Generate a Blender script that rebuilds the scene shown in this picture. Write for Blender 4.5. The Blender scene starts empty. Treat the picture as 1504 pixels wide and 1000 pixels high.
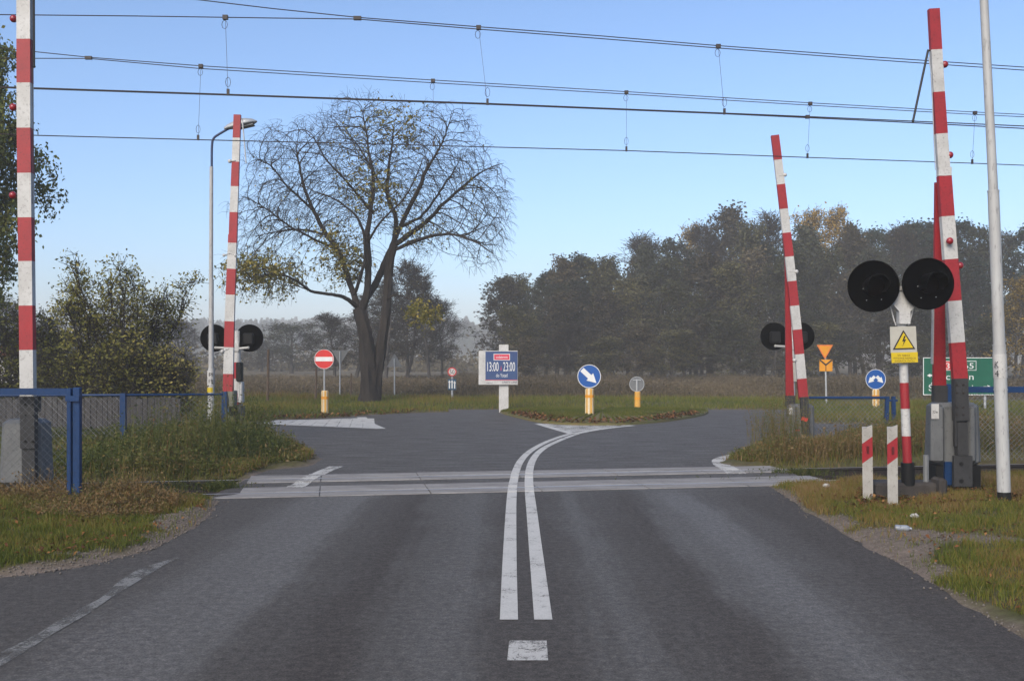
import bpy, math, random
import numpy as np
from mathutils import Vector, Matrix
from mathutils.kdtree import KDTree

random.seed(7)
RNG = np.random.default_rng(7)
scene = bpy.context.scene
COL = scene.collection
F, CX, HY, EYE = 1500.0, 752.0, 525.0, 1.8     # focal length in photo pixels, centre column, horizon row, eye height


def G(px, py):
    """ground point under a photo pixel"""
    d = F * EYE / (py - HY)
    return ((px - CX) * d / F, d)


def W(px, py, d):
    return Vector(((px - CX) * d / F, d, EYE - (py - HY) * d / F))


def DY(py):
    return F * EYE / (py - HY)


# ------------------------------------------------------------------ materials
def new_mat(name):
    m = bpy.data.materials.new(name)
    m.use_nodes = True
    nt = m.node_tree
    b = nt.nodes['Principled BSDF']
    return m, nt, b


def mixc(nt, fac, a, b):
    n = nt.nodes.new('ShaderNodeMix')
    n.data_type = 'RGBA'
    for s, v in ((n.inputs[0], fac), (n.inputs[6], a), (n.inputs[7], b)):
        if hasattr(v, 'is_linked') or hasattr(v, 'node'):
            nt.links.new(v, s)
        elif isinstance(v, (tuple, list)):
            s.default_value = (*v, 1)
        else:
            s.default_value = v
    return n.outputs[2]


def math_n(nt, op, a, b=None, clamp=False):
    n = nt.nodes.new('ShaderNodeMath')
    n.operation = op
    n.use_clamp = clamp
    for i, v in enumerate((a, b)):
        if v is None:
            continue
        if hasattr(v, 'node'):
            nt.links.new(v, n.inputs[i])
        else:
            n.inputs[i].default_value = v
    return n.outputs[0]


def coords(nt, scale=(1, 1, 1), kind='Object'):
    tc = nt.nodes.new('ShaderNodeTexCoord')
    mp = nt.nodes.new('ShaderNodeMapping')
    mp.inputs['Scale'].default_value = scale
    nt.links.new(tc.outputs[kind], mp.inputs[0])
    return mp.outputs[0]


def noise(nt, vec, scale, detail=4, rough=0.6, dist=0.0):
    n = nt.nodes.new('ShaderNodeTexNoise')
    n.inputs['Scale'].default_value = scale
    n.inputs['Detail'].default_value = detail
    n.inputs['Roughness'].default_value = rough
    n.inputs['Distortion'].default_value = dist
    nt.links.new(vec, n.inputs['Vector'])
    return n.outputs[0]


def ramp(nt, fac, stops, interp='LINEAR'):
    r = nt.nodes.new('ShaderNodeValToRGB')
    r.color_ramp.interpolation = interp
    e = r.color_ramp.elements
    while len(e) < len(stops):
        e.new(0.5)
    for el, (p, c) in zip(e, stops):
        el.position = p
        el.color = (*c, 1) if isinstance(c, (tuple, list)) else (c, c, c, 1)
    nt.links.new(fac, r.inputs[0])
    return r.outputs[0]


def bump(nt, b, h, strength=0.3, dist=0.01):
    n = nt.nodes.new('ShaderNodeBump')
    n.inputs['Strength'].default_value = strength
    n.inputs['Distance'].default_value = dist
    nt.links.new(h, n.inputs['Height'])
    nt.links.new(n.outputs[0], b.inputs['Normal'])


def M(name, c, rough=0.6, c2=None, scale=6.0, bumps=0.0, metal=0.0, spec=0.4, stretch=(1, 1, 1), lo=0.35, hi=0.7, fine=None):
    """plain weathered surface: colour c with patches of c2"""
    m, nt, b = new_mat(name)
    b.inputs['Roughness'].default_value = rough
    b.inputs['Metallic'].default_value = metal
    b.inputs['Specular IOR Level'].default_value = spec
    c2 = c2 or tuple(x * 0.72 for x in c)
    v = coords(nt, stretch)
    n = noise(nt, v, scale, 6, 0.65)
    f = ramp(nt, n, [(lo, 0.0), (hi, 1.0)])
    colr = mixc(nt, f, c, c2)
    if fine:
        n2 = noise(nt, v, fine, 3, 0.7)
        colr = mixc(nt, ramp(nt, n2, [(0.55, 0.0), (0.72, 0.75)]), colr, tuple(x * 0.45 for x in c2))
    nt.links.new(colr, b.inputs['Base Color'])
    if bumps:
        bump(nt, b, noise(nt, v, scale * 6, 5), bumps, 0.01)
    return m


MAT = {}
MAT['red'] = M('red_paint', (0.27, 0.010, 0.016), 0.55, (0.20, 0.009, 0.014), 3, fine=40)
MAT['white'] = M('white_paint', (0.44, 0.435, 0.425), 0.5, (0.32, 0.31, 0.295), 3, fine=35)
MAT['wpole'] = M('pole_paint', (0.35, 0.35, 0.345), 0.5, (0.27, 0.265, 0.26), 4, stretch=(1, 1, .25), fine=30)
MAT['black'] = M('black_paint', (0.005, 0.005, 0.0055), 0.6, (0.008, 0.008, 0.008), 5, spec=0.2)
MAT['disc'] = M('black_enamel', (0.002, 0.002, 0.0025), 0.9, (0.003, 0.003, 0.003), 5, spec=0.0)
MAT['hood'] = M('hood_paint', (0.003, 0.003, 0.003), 0.28, (0.004, 0.004, 0.004), 6, spec=0.22)
MAT['lens'] = M('dark_red_glass', (0.003, 0.001, 0.001), 0.4, (0.002, 0.001, 0.001), 5, spec=0.05)
MAT['bulb'] = M('red_lamp_plastic', (0.25, 0.012, 0.02), 0.3, (0.18, 0.01, 0.015), 8, spec=0.5)
MAT['house'] = M('grey_housing', (0.105, 0.108, 0.11), 0.55, (0.075, 0.077, 0.079), 3, fine=25)
MAT['house_olive'] = M('olive_housing', (0.15, 0.15, 0.11), 0.6, (0.10, 0.10, 0.08), 3, fine=20)
MAT['steel'] = M('dark_steel', (0.036, 0.036, 0.038), 0.55, (0.025, 0.025, 0.026), 6, 0.1, spec=0.15, fine=30)
MAT['galv'] = M('galvanised_steel', (0.36, 0.37, 0.38), 0.5, (0.28, 0.29, 0.30), 12, metal=0.35)
MAT['greyback'] = M('sign_back_grey', (0.13, 0.135, 0.14), 0.6, (0.10, 0.105, 0.11), 6)
MAT['blue'] = M('blue_paint', (0.004, 0.028, 0.095), 0.5, (0.004, 0.022, 0.07), 5, spec=0.2, fine=40)
MAT['darkblue'] = M('dark_blue_tube', (0.015, 0.03, 0.09), 0.5, (0.012, 0.02, 0.06), 5)
MAT['signblue'] = M('sign_blue_film', (0.003, 0.066, 0.27), 0.4, (0.003, 0.058, 0.235), 4)
MAT['signwhite'] = M('sign_white_film', (0.60, 0.60, 0.59), 0.45, (0.52, 0.52, 0.51), 4)
MAT['signred'] = M('sign_red_film', (0.50, 0.018, 0.016), 0.45, (0.42, 0.016, 0.014), 4)
MAT['signgreen'] = M('sign_green_film', (0.004, 0.085, 0.048), 0.45, (0.004, 0.07, 0.04), 4)
MAT['signyellow'] = M('sign_amber_film', (0.58, 0.24, 0.008), 0.45, (0.50, 0.20, 0.008), 4)
MAT['hvyellow'] = M('hazard_yellow', (0.50, 0.36, 0.005), 0.45, (0.42, 0.30, 0.006), 5)
MAT['hvwhite'] = M('hazard_white', (0.36, 0.345, 0.30), 0.5, (0.29, 0.275, 0.24), 5)
MAT['sblack'] = M('sign_black_film', (0.015, 0.012, 0.012), 0.5, (0.02, 0.02, 0.02), 5)
MAT['boardblue'] = M('poster_blue', (0.016, 0.038, 0.125), 0.45, (0.022, 0.055, 0.14), 2)
MAT['postered'] = M('poster_red', (0.50, 0.03, 0.07), 0.45, (0.44, 0.03, 0.06), 3)
MAT['bollard'] = M('bollard_yellow', (0.55, 0.30, 0.055), 0.55, (0.47, 0.24, 0.045), 8, fine=30)
MAT['bollardstripe'] = M('bollard_pale_ribs', (0.58, 0.50, 0.34), 0.55, (0.50, 0.40, 0.25), 8)
MAT['concrete'] = M('concrete', (0.30, 0.29, 0.27), 0.9, (0.20, 0.19, 0.18), 5, 0.4, fine=30)
MAT['darkconcrete'] = M('dirty_concrete', (0.040, 0.034, 0.030), 0.9, (0.024, 0.020, 0.018), 5, 0.5, fine=25)
MAT['deck'] = M('deck_panel_concrete', (0.235, 0.222, 0.208), 0.8, (0.135, 0.124, 0.114), 2.2, 0.25, stretch=(0.6, 2.5, 1), fine=18)
MAT['rail'] = M('rusty_rail', (0.014, 0.009, 0.008), 0.8, (0.009, 0.006, 0.006), 8, 0.2)
MAT['railtop'] = M('polished_rail', (0.34, 0.32, 0.31), 0.35, (0.26, 0.24, 0.23), 8, metal=0.6)
MAT['sleeper'] = M('old_sleeper', (0.09, 0.08, 0.07), 0.9, (0.05, 0.045, 0.04), 6, 0.3)
MAT['wire'] = M('wire_metal', (0.03, 0.022, 0.022), 0.6, (0.02, 0.016, 0.016), 8)
MAT['chain'] = M('chain_link_wire', (0.14, 0.15, 0.16), 0.6, (0.08, 0.08, 0.085), 8)
MAT['plank'] = M('grey_fence_board', (0.050, 0.046, 0.044), 0.9, (0.022, 0.020, 0.020), 3, 0.3, stretch=(4, 4, .5), fine=12)
MAT['woodpost'] = M('brown_post', (0.11, 0.075, 0.05), 0.9, (0.07, 0.05, 0.035), 8, 0.2)
MAT['bark'] = M('bark', (0.026, 0.021, 0.018), 0.95, (0.010, 0.008, 0.0075), 2.4, 0.9, stretch=(3, 3, .6), fine=14)
MAT['twig'] = M('twig_bark', (0.020, 0.016, 0.015), 0.9, (0.013, 0.011, 0.010), 3)
MAT['bark_grey'] = M('grey_bark', (0.055, 0.048, 0.043), 0.95, (0.03, 0.027, 0.025), 3)
MAT['brick'] = M('shed_wall', (0.5, 0.49, 0.47), 0.9, (0.4, 0.39, 0.38), 2)
MAT['tile'] = M('shed_roof', (0.30, 0.08, 0.05), 0.9, (0.22, 0.06, 0.04), 3)
MAT['plastic'] = M('clear_plastic', (0.16, 0.18, 0.21), 0.25, (0.24, 0.25, 0.27), 20, spec=0.6)
MAT['paper'] = M('crumpled_paper', (0.34, 0.33, 0.31), 0.8, (0.33, 0.32, 0.31), 20)


def leaf_mat(name, stops, rough=0.6, trans=0.25, rnd=0.85):
    """foliage: per-leaf tint attribute picks a colour along the stops; copies differ slightly"""
    m, nt, b = new_mat(name)
    at = nt.nodes.new('ShaderNodeAttribute')
    at.attribute_name = 'tint'
    oi = nt.nodes.new('ShaderNodeObjectInfo')
    f = math_n(nt, 'ADD', at.outputs['Fac'], math_n(nt, 'MULTIPLY', math_n(nt, 'SUBTRACT', oi.outputs['Random'], 0.5), rnd), True)
    c = ramp(nt, f, stops)
    nt.links.new(c, b.inputs['Base Color'])
    b.inputs['Roughness'].default_value = rough
    b.inputs['Specular IOR Level'].default_value = 0.15
    if trans:
        t = nt.nodes.new('ShaderNodeBsdfTranslucent')
        nt.links.new(c, t.inputs[0])
        mx = nt.nodes.new('ShaderNodeMixShader')
        mx.inputs[0].default_value = trans
        out = nt.nodes['Material Output']
        nt.links.new(b.outputs[0], mx.inputs[1])
        nt.links.new(t.outputs[0], mx.inputs[2])
        nt.links.new(mx.outputs[0], out.inputs[0])
    return m


MAT['lf_green'] = leaf_mat('leaf_dark_green', [(0, (0.045, 0.064, 0.016)), (0.5, (0.10, 0.122, 0.030)), (1, (0.21, 0.19, 0.045))])
MAT['lf_bush'] = leaf_mat('leaf_bush', [(0, (0.060, 0.064, 0.016)), (0.5, (0.150, 0.145, 0.034)), (1, (0.28, 0.23, 0.07))])
MAT['lf_yellow'] = leaf_mat('leaf_yellow_green', [(0, (0.07, 0.075, 0.016)), (0.6, (0.16, 0.145, 0.032)), (1, (0.27, 0.21, 0.055))])
MAT['lf_birch'] = leaf_mat('leaf_gold', [(0, (0.12, 0.085, 0.018)), (0.5, (0.23, 0.155, 0.034)), (1, (0.33, 0.21, 0.05))])
MAT['lf_brown'] = leaf_mat('leaf_brown', [(0, (0.036, 0.031, 0.020)), (0.5, (0.076, 0.063, 0.036)), (1, (0.13, 0.102, 0.052))])
MAT['lf_olive'] = leaf_mat('leaf_olive', [(0, (0.032, 0.034, 0.016)), (0.5, (0.066, 0.066, 0.029)), (1, (0.12, 0.106, 0.042))])
MAT['lf_alder'] = leaf_mat('leaf_alder', [(0, (0.018, 0.023, 0.016)), (0.5, (0.038, 0.044, 0.027)), (1, (0.072, 0.072, 0.038))])
MAT['lf_pine'] = leaf_mat('needle_pine', [(0, (0.014, 0.026, 0.020)), (0.5, (0.026, 0.042, 0.030)), (1, (0.046, 0.060, 0.036))])
MAT['grass'] = leaf_mat('grass_blades', [(0, (0.034, 0.058, 0.008)), (0.35, (0.085, 0.105, 0.015)), (0.6, (0.155, 0.142, 0.026)), (0.8, (0.17, 0.095, 0.032)), (1, (0.24, 0.165, 0.075))], 0.55, 0.3, 0)
MAT['weeds'] = leaf_mat('weed_blades', [(0, (0.030, 0.046, 0.010)), (0.38, (0.075, 0.088, 0.020)), (0.62, (0.125, 0.108, 0.034)), (0.82, (0.145, 0.078, 0.030)), (1, (0.22, 0.155, 0.075))], 0.6, 0.3, 0)
MAT['reeds'] = leaf_mat('reed_blades', [(0, (0.036, 0.030, 0.018)), (0.5, (0.080, 0.062, 0.037)), (1, (0.16, 0.122, 0.072))], 0.7, 0.25, 0)
MAT['fallen'] = leaf_mat('fallen_leaf', [(0, (0.05, 0.022, 0.012)), (0.5, (0.14, 0.055, 0.02)), (1, (0.23, 0.115, 0.04))], 0.7, 0.15, 0)
MAT['poppy'] = M('poppy_petal', (0.62, 0.02, 0.012), 0.6, (0.5, 0.015, 0.01), 20)
MAT['stem'] = M('green_stem', (0.06, 0.08, 0.03), 0.7)


# ------------------------------------------------------------------ mesh helpers
class MB:
    """collects shapes in world coordinates, links them as one mesh object"""

    def __init__(s):
        s.v, s.f, s.m = [], [], []

    def add(s, verts, faces, mi=0):
        o = len(s.v)
        s.v += [tuple(p) for p in verts]
        for f in faces:
            s.f.append(tuple(i + o for i in f))
            s.m.append(mi)
        return s

    def box(s, c, size, mi=0, rz=0.0, taper=1.0, rot=None, bev=0.0):
        x, y, z = (k / 2 for k in size)
        R = rot or Matrix.Rotation(rz, 3, 'Z')
        c = Vector(c)
        if bev <= 0:
            vs = []
            for zz, t in ((-z, 1), (z, taper)):
                for sx, sy in ((-1, -1), (1, -1), (1, 1), (-1, 1)):
                    vs.append(c + R @ Vector((sx * x * t, sy * y * t, zz)))
            return s.add(vs, [(0, 3, 2, 1), (4, 5, 6, 7), (0, 1, 5, 4), (1, 2, 6, 5), (2, 3, 7, 6), (3, 0, 4, 7)], mi)
        # bevelled box: octagonal section and chamfered top and bottom
        rings = []
        for zz, ins, t in ((-z, bev, 1), (-z + bev, 0, 1), (z - bev, 0, taper), (z, bev, taper)):
            hx, hy = x * t - ins, y * t - ins
            b = bev
            rings.append([c + R @ Vector(p + (zz,)) for p in ((-hx + b, -hy), (hx - b, -hy), (hx, -hy + b), (hx, hy - b), (hx - b, hy), (-hx + b, hy), (-hx, hy - b), (-hx, -hy + b))])
        vs = [p for r in rings for p in r]
        fs = [tuple(reversed(range(8))), tuple(range(24, 32))]
        for k in range(3):
            for i in range(8):
                j = (i + 1) % 8
                fs.append((k * 8 + i, k * 8 + j, k * 8 + 8 + j, k * 8 + 8 + i))
        return s.add(vs, fs, mi)

    def bar(s, p0, p1, w, d, mi=0, w1=None, up=(0, 1, 0), d1=None):
        """rectangular bar from p0 to p1; d is the size along `up`"""
        p0, p1 = Vector(p0), Vector(p1)
        t = (p1 - p0).normalized()
        b = Vector(up)
        b = (b - t * b.dot(t)).normalized()
        a = b.cross(t)
        w1 = w if w1 is None else w1
        d1 = d if d1 is None else d1
        vs = []
        for p, ww, dd in ((p0, w, d), (p1, w1, d1)):
            for sx, sy in ((-1, -1), (1, -1), (1, 1), (-1, 1)):
                vs.append(p + a * sx * ww / 2 + b * sy * dd / 2)
        return s.add(vs, [(0, 3, 2, 1), (4, 5, 6, 7), (0, 1, 5, 4), (1, 2, 6, 5), (2, 3, 7, 6), (3, 0, 4, 7)], mi)

    def tube(s, pts, r, n=8, mi=0, cap=True):
        pts = [Vector(p) for p in pts]
        rr = r if isinstance(r, (list, tuple, np.ndarray)) else [r] * len(pts)
        a = None
        vs = []
        for i, p in enumerate(pts):
            t = (pts[min(i + 1, len(pts) - 1)] - pts[max(i - 1, 0)]).normalized()
            if a is None:
                a = t.orthogonal().normalized()
            else:
                a = (a - t * a.dot(t))
                a = a.normalized() if a.length > 1e-6 else t.orthogonal().normalized()
            b = t.cross(a)
            for k in range(n):
                th = 2 * math.pi * k / n
                vs.append(p + (a * math.cos(th) + b * math.sin(th)) * rr[i])
        fs = []
        for i in range(len(pts) - 1):
            for k in range(n):
                j = (k + 1) % n
                fs.append((i * n + k, i * n + j, (i + 1) * n + j, (i + 1) * n + k))
        if cap:
            fs.append(tuple(reversed(range(n))))
            fs.append(tuple(range((len(pts) - 1) * n, len(pts) * n)))
        return s.add(vs, fs, mi)

    def disc(s, c, r, th=0.01, n=40, mi=0, r_in=0.0, tilt=None):
        """round plate facing -Y (front face at c.y - th/2)"""
        c = Vector(c)
        R = tilt or Matrix.Identity(3)
        vs, fs = [], []
        for y in (-th / 2, th / 2):
            for k in range(n):
                a = 2 * math.pi * k / n
                vs.append(c + R @ Vector((r * math.cos(a), y, r * math.sin(a))))
        if r_in <= 0:
            fs += [tuple(range(n)), tuple(reversed(range(n, 2 * n)))]
            for k in range(n):
                j = (k + 1) % n
                fs.append((k, n + k, n + j, j))
        else:
            for y in (-th / 2, th / 2):
                for k in range(n):
                    a = 2 * math.pi * k / n
                    vs.append(c + R @ Vector((r_in * math.cos(a), y, r_in * math.sin(a))))
            for k in range(n):
                j = (k + 1) % n
                fs += [(k, j, 2 * n + j, 2 * n + k), (n + j, n + k, 3 * n + k, 3 * n + j), (k, n + k, n + j, j), (2 * n + k, 2 * n + j, 3 * n + j, 3 * n + k)]
        return s.add(vs, fs, mi)

    def plate(s, outline, y, th=0.01, mi=0):
        """flat outline [(x, z)] facing -Y"""
        n = len(outline)
        vs = [(x, y - th / 2, z) for x, z in outline] + [(x, y + th / 2, z) for x, z in outline]
        fs = [tuple(range(n)), tuple(reversed(range(n, 2 * n)))]
        for k in range(n):
            j = (k + 1) % n
            fs.append((k, n + k, n + j, j))
        return s.add(vs, fs, mi)

    def ball(s, c, r, mi=0, n=12, sq=(1, 1, 1)):
        c = Vector(c)
        vs, fs = [c + Vector((0, 0, -r * sq[2]))], []
        rings = n // 2
        for i in range(1, rings):
            ph = -math.pi / 2 + math.pi * i / rings
            for k in range(n):
                a = 2 * math.pi * k / n
                vs.append(c + Vector((r * sq[0] * math.cos(ph) * math.cos(a), r * sq[1] * math.cos(ph) * math.sin(a), r * sq[2] * math.sin(ph))))
        vs.append(c + Vector((0, 0, r * sq[2])))
        for k in range(n):
            fs.append((0, 1 + (k + 1) % n, 1 + k))
        for i in range(rings - 2):
            for k in range(n):
                j = (k + 1) % n
                fs.append((1 + i * n + k, 1 + i * n + j, 1 + (i + 1) * n + j, 1 + (i + 1) * n + k))
        o = 1 + (rings - 2) * n
        for k in range(n):
            fs.append((o + k, o + (k + 1) % n, len(vs) - 1))
        return s.add(vs, fs, mi)

    def text(s, txt, x0, x1, zb, h, y, mi=0, shear=0.0, fit=True):
        """lettering between x0 and x1 on baseline zb with capital height h, facing -Y"""
        cu = bpy.data.curves.new('t', 'FONT')
        cu.body = txt
        cu.size = 1
        cu.extrude = 0
        cu.resolution_u = 3
        o = bpy.data.objects.new('t', cu)
        COL.objects.link(o)
        dg = bpy.context.evaluated_depsgraph_get()
        me = bpy.data.meshes.new_from_object(o.evaluated_get(dg))
        co = np.array([v.co for v in me.vertices])
        fs = [tuple(p.vertices) for p in me.polygons]
        bpy.data.objects.remove(o)
        bpy.data.curves.remove(cu)
        bpy.data.meshes.remove(me)
        if not len(co):
            return s
        sz = h / 0.70
        wx = co[:, 0].max() - co[:, 0].min()
        sx = (x1 - x0) / wx if fit else sz
        X = x0 + (co[:, 0] - co[:, 0].min()) * sx + co[:, 1] * sz * shear
        Z = zb + co[:, 1] * sz
        return s.add([(a, y, b) for a, b in zip(X, Z)], fs, mi)

    def build(s, name, mats, parent=None, smooth=False, label=None):
        me = bpy.data.meshes.new(name)
        off = Vector((0, 0, 0))
        p = parent
        while p is not None:
            off += p.location
            p = p.parent
        me.from_pydata([tuple(Vector(v) - off) for v in s.v], [], s.f)
        ms = mats if isinstance(mats, (list, tuple)) else [mats]
        for m in ms:
            me.materials.append(MAT[m] if isinstance(m, str) else m)
        me.polygons.foreach_set('material_index', s.m)
        if smooth:
            me.polygons.foreach_set('use_smooth', [True] * len(me.polygons))
            try:
                me.set_sharp_from_angle(angle=math.radians(40))
            except Exception:
                pass
        me.update()
        o = bpy.data.objects.new(name, me)
        COL.objects.link(o)
        o.parent = parent
        if label:
            o['label'] = label
        return o


def thing(name, loc, label, cat, group=None):
    o = bpy.data.objects.new(name, None)
    o.empty_display_size = 0.2
    COL.objects.link(o)
    o.location = loc
    o['label'] = label
    o['category'] = cat
    if group:
        o['group'] = group
    return o


def tag(o, label=None, cat=None, group=None, kind=None):
    for k, v in (('label', label), ('category', cat), ('group', group), ('kind', kind)):
        if v:
            o[k] = v
    return o


def np_mesh(name, V, faces4=None, mats=(), tint=None, parent=None, faces3=None, midx=None, smooth=False, at='POINT'):
    """fast mesh from numpy arrays"""
    me = bpy.data.meshes.new(name)
    V = np.asarray(V, np.float32)
    loops, starts, tot = [], [], []
    n = 0
    for fa in (faces4, faces3):
        if fa is not None and len(fa):
            fa = np.asarray(fa, np.int32)
            k = fa.shape[1]
            loops.append(fa.ravel())
            starts.append(n + np.arange(len(fa)) * k)
            tot.append(np.full(len(fa), k))
            n += fa.size
    loops = np.concatenate(loops)
    starts = np.concatenate(starts)
    tot = np.concatenate(tot)
    me.vertices.add(len(V))
    me.vertices.foreach_set('co', V.ravel())
    me.loops.add(len(loops))
    me.loops.foreach_set('vertex_index', loops.astype(np.int32))
    me.polygons.add(len(starts))
    me.polygons.foreach_set('loop_start', starts.astype(np.int32))
    me.polygons.foreach_set('loop_total', tot.astype(np.int32))
    for m in mats:
        me.materials.append(MAT[m] if isinstance(m, str) else m)
    if midx is not None:
        me.polygons.foreach_set('material_index', np.asarray(midx, np.int32))
    if smooth:
        me.polygons.foreach_set('use_smooth', np.ones(len(starts), bool))
    if tint is not None:
        a = me.attributes.new('tint', 'FLOAT', at)
        a.data.foreach_set('value', np.asarray(tint, np.float32))
    me.update(calc_edges=True)
    o = bpy.data.objects.new(name, me)
    COL.objects.link(o)
    o.parent = parent
    return o


def in_poly(pts, poly):
    x, y = pts[:, 0], pts[:, 1]
    inside = np.zeros(len(pts), bool)
    n = len(poly)
    for i in range(n):
        x0, y0 = poly[i]
        x1, y1 = poly[(i + 1) % n]
        c = ((y0 > y) != (y1 > y)) & (x < (x1 - x0) * (y - y0) / (y1 - y0 + 1e-12) + x0)
        inside ^= c
    return inside


def poly_dist(pts, poly):
    d = np.full(len(pts), 1e9)
    n = len(poly)
    P = np.asarray(poly, float)
    for i in range(n):
        a, b = P[i], P[(i + 1) % n]
        ab = b - a
        t = np.clip(((pts - a) @ ab) / (ab @ ab + 1e-12), 0, 1)
        q = a + t[:, None] * ab
        d = np.minimum(d, np.hypot(*(pts - q).T))
    return d


def smooth_poly(pts, it=2):
    """Chaikin corner cutting on a closed outline"""
    P = np.asarray(pts, float)
    for _ in range(it):
        Q = np.roll(P, -1, 0)
        P = np.stack([0.75 * P + 0.25 * Q, 0.25 * P + 0.75 * Q], 1).reshape(-1, 2)
    return P


def smooth_line(pts, it=2):
    P = np.asarray(pts, float)
    for _ in range(it):
        A, B = P[:-1], P[1:]
        Q = np.stack([0.75 * A + 0.25 * B, 0.25 * A + 0.75 * B], 1).reshape(-1, P.shape[1])
        P = np.vstack([P[:1], Q[1:-1], P[-1:]])
    return P


def vnoise(x, y, s, seed=0):
    """smooth value noise, numpy"""
    r = np.random.default_rng(seed).random((64, 64))
    x, y = np.asarray(x) / s + 100, np.asarray(y) / s + 100
    xi, yi = np.floor(x).astype(int), np.floor(y).astype(int)
    fx, fy = x - xi, y - yi
    fx, fy = fx * fx * (3 - 2 * fx), fy * fy * (3 - 2 * fy)
    g = lambda i, j: r[i % 64, j % 64]
    return (g(xi, yi) * (1 - fx) + g(xi + 1, yi) * fx) * (1 - fy) + (g(xi, yi + 1) * (1 - fx) + g(xi + 1, yi + 1) * fx) * fy


# ------------------------------------------------------------------ camera, sky, sun, haze
cam = bpy.data.objects.new('camera', bpy.data.cameras.new('camera'))
COL.objects.link(cam)
cam.location = (0, 0, EYE)
cam.rotation_euler = (math.radians(90), 0, 0)
cam.data.sensor_width = 36
cam.data.lens = 36 * F / 1504
cam.data.shift_y = 25 / 1504
cam.data.clip_start = 0.1
cam.data.clip_end = 3000
scene.camera = cam

SUN_EL, SUN_AZ = 34.0, 205.0     # sun behind the camera, to the left
world = bpy.data.worlds.new('World')
scene.world = world
world.use_nodes = True
wn = world.node_tree
bg = wn.nodes['Background']
sky = wn.nodes.new('ShaderNodeTexSky')
sky.sky_type = 'NISHITA'
sky.sun_disc = False
sky.sun_elevation = math.radians(SUN_EL)
sky.sun_rotation = math.radians(SUN_AZ)
sky.altitude = 0
sky.air_density = 0.9
sky.dust_density = 2.0
sky.ozone_density = 5.2
wn.links.new(sky.outputs[0], bg.inputs[0])
bg.inputs[1].default_value = 0.115

sl = bpy.data.lights.new('sun', 'SUN')
sl.energy = 2.1
sl.angle = math.radians(38)
sl.color = (1.0, 0.89, 0.72)
so = bpy.data.objects.new('sun', sl)
COL.objects.link(so)
az, el = math.radians(SUN_AZ), math.radians(SUN_EL)
sdir = Vector((math.sin(az) * math.cos(el), math.cos(az) * math.cos(el), math.sin(el)))
so.rotation_euler = sdir.to_track_quat('Z', 'Y').to_euler()
so.location = (0, -5, 30)

scene.view_settings.view_transform = 'Standard'
scene.view_settings.look = 'None'
scene.view_settings.exposure = 0.97
scene.view_settings.gamma = 1.0

hz = MB().box((0, 300, 16), (1300, 800, 40)).build('haze', [])
hm, hnt, hb = new_mat('haze_air')
hnt.nodes.remove(hb)
pv = hnt.nodes.new('ShaderNodeVolumePrincipled')
pv.inputs['Color'].default_value = (1.0, 1.0, 1.0, 1)
pv.inputs['Density'].default_value = 0.0012
pv.inputs['Anisotropy'].default_value = -0.15
hnt.links.new(pv.outputs[0], hnt.nodes['Material Output'].inputs['Volume'])
hz.data.materials.append(hm)
tag(hz, kind='stuff')
#@@SETTING
# ------------------------------------------------------------------ track frame
TA = math.radians(10.0)
TU = np.array([math.cos(TA), math.sin(TA)])
TN = np.array([-math.sin(TA), math.cos(TA)])
TC = np.array([0.0, 14.92])


def trk(s, t, z=0.0):
    p = TC + s * TU + t * TN
    return Vector((p[0], p[1], z))


def st(x, y):
    q = np.stack([np.asarray(x) - TC[0], np.asarray(y) - TC[1]], -1)
    return q @ TU, q @ TN


# ------------------------------------------------------------------ asphalt outline
def gl(*pp):
    return [G(*p) for p in pp]


ROAD = ([(-9, -12), (-9, 7.3)] + gl((0, 848), (70, 840), (135, 829), (225, 806), (285, 775), (312, 750), (318, 738), (308, 731)) +
        gl((362, 702), (395, 690), (440, 686), (463, 681), (471, 674), (461, 664), (435, 656), (400, 648.5), (355, 642.5), (240, 640), (0, 640)) +
        [(-60, 23), (-60, 29.8)] + gl((0, 614.5), (240, 616), (350, 618.5), (480, 614), (545, 609.5), (600, 606.5), (660, 605)) +
        [(-2.2, 35.2), (12, 35.2)] + gl((1184, 604), (1191, 622), (1504, 624)) + [(60, 27), (60, 23.2)] +
        gl((1504, 641), (1240, 645), (1165, 655), (1105, 663), (1064, 673), (1056, 680), (1085, 686), (1150, 688)) +
        gl((1196, 709.5), (1132, 714.5), (1152, 728), (1180, 745), (1230, 777), (1330, 832), (1504, 938)) + [(4.75, 3.5), (4.9, -12)])
ROAD = np.array(ROAD)


def road_sd(x, y):
    """signed distance to the asphalt, negative on it"""
    p = np.stack([np.ravel(x), np.ravel(y)], -1)
    d = poly_dist(p, ROAD)
    return np.where(in_poly(p, ROAD), -d, d)


def hill_z(y):
    return 13.0 * np.clip((np.asarray(y) - 330) / 320, 0, 1) ** 1.3


def ground_z(x, y, sd=None):
    x, y = np.ravel(x), np.ravel(y)
    if sd is None:
        sd = road_sd(x, y)
    nz = (vnoise(x, y, 0.5, 1) - 0.5) * 0.05 + (vnoise(x, y, 0.16, 2) - 0.5) * 0.03
    z = np.clip(sd * 0.25, -0.10, 0.05) + nz * np.clip(np.abs(sd) * 4, 0.55, 1)
    z = z + np.clip((sd - 0.5) * 0.06, 0, 0.10) + (vnoise(x, y, 3.0, 3) - 0.5) * 0.10 * np.clip(sd - 0.3, 0, 1)
    s, t = st(x, y)
    tr = np.clip((1.45 - np.abs(t)) / 0.45, 0, 1) * np.clip(sd / 0.25, 0, 1)
    tr = tr * tr * (3 - 2 * tr)
    z = z * (1 - tr) + (-0.21 + nz * 0.8) * tr
    far = np.clip((y - 60) / 200, 0, 1)
    return np.where(sd < -0.4, -0.10, z) + hill_z(y)


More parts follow.
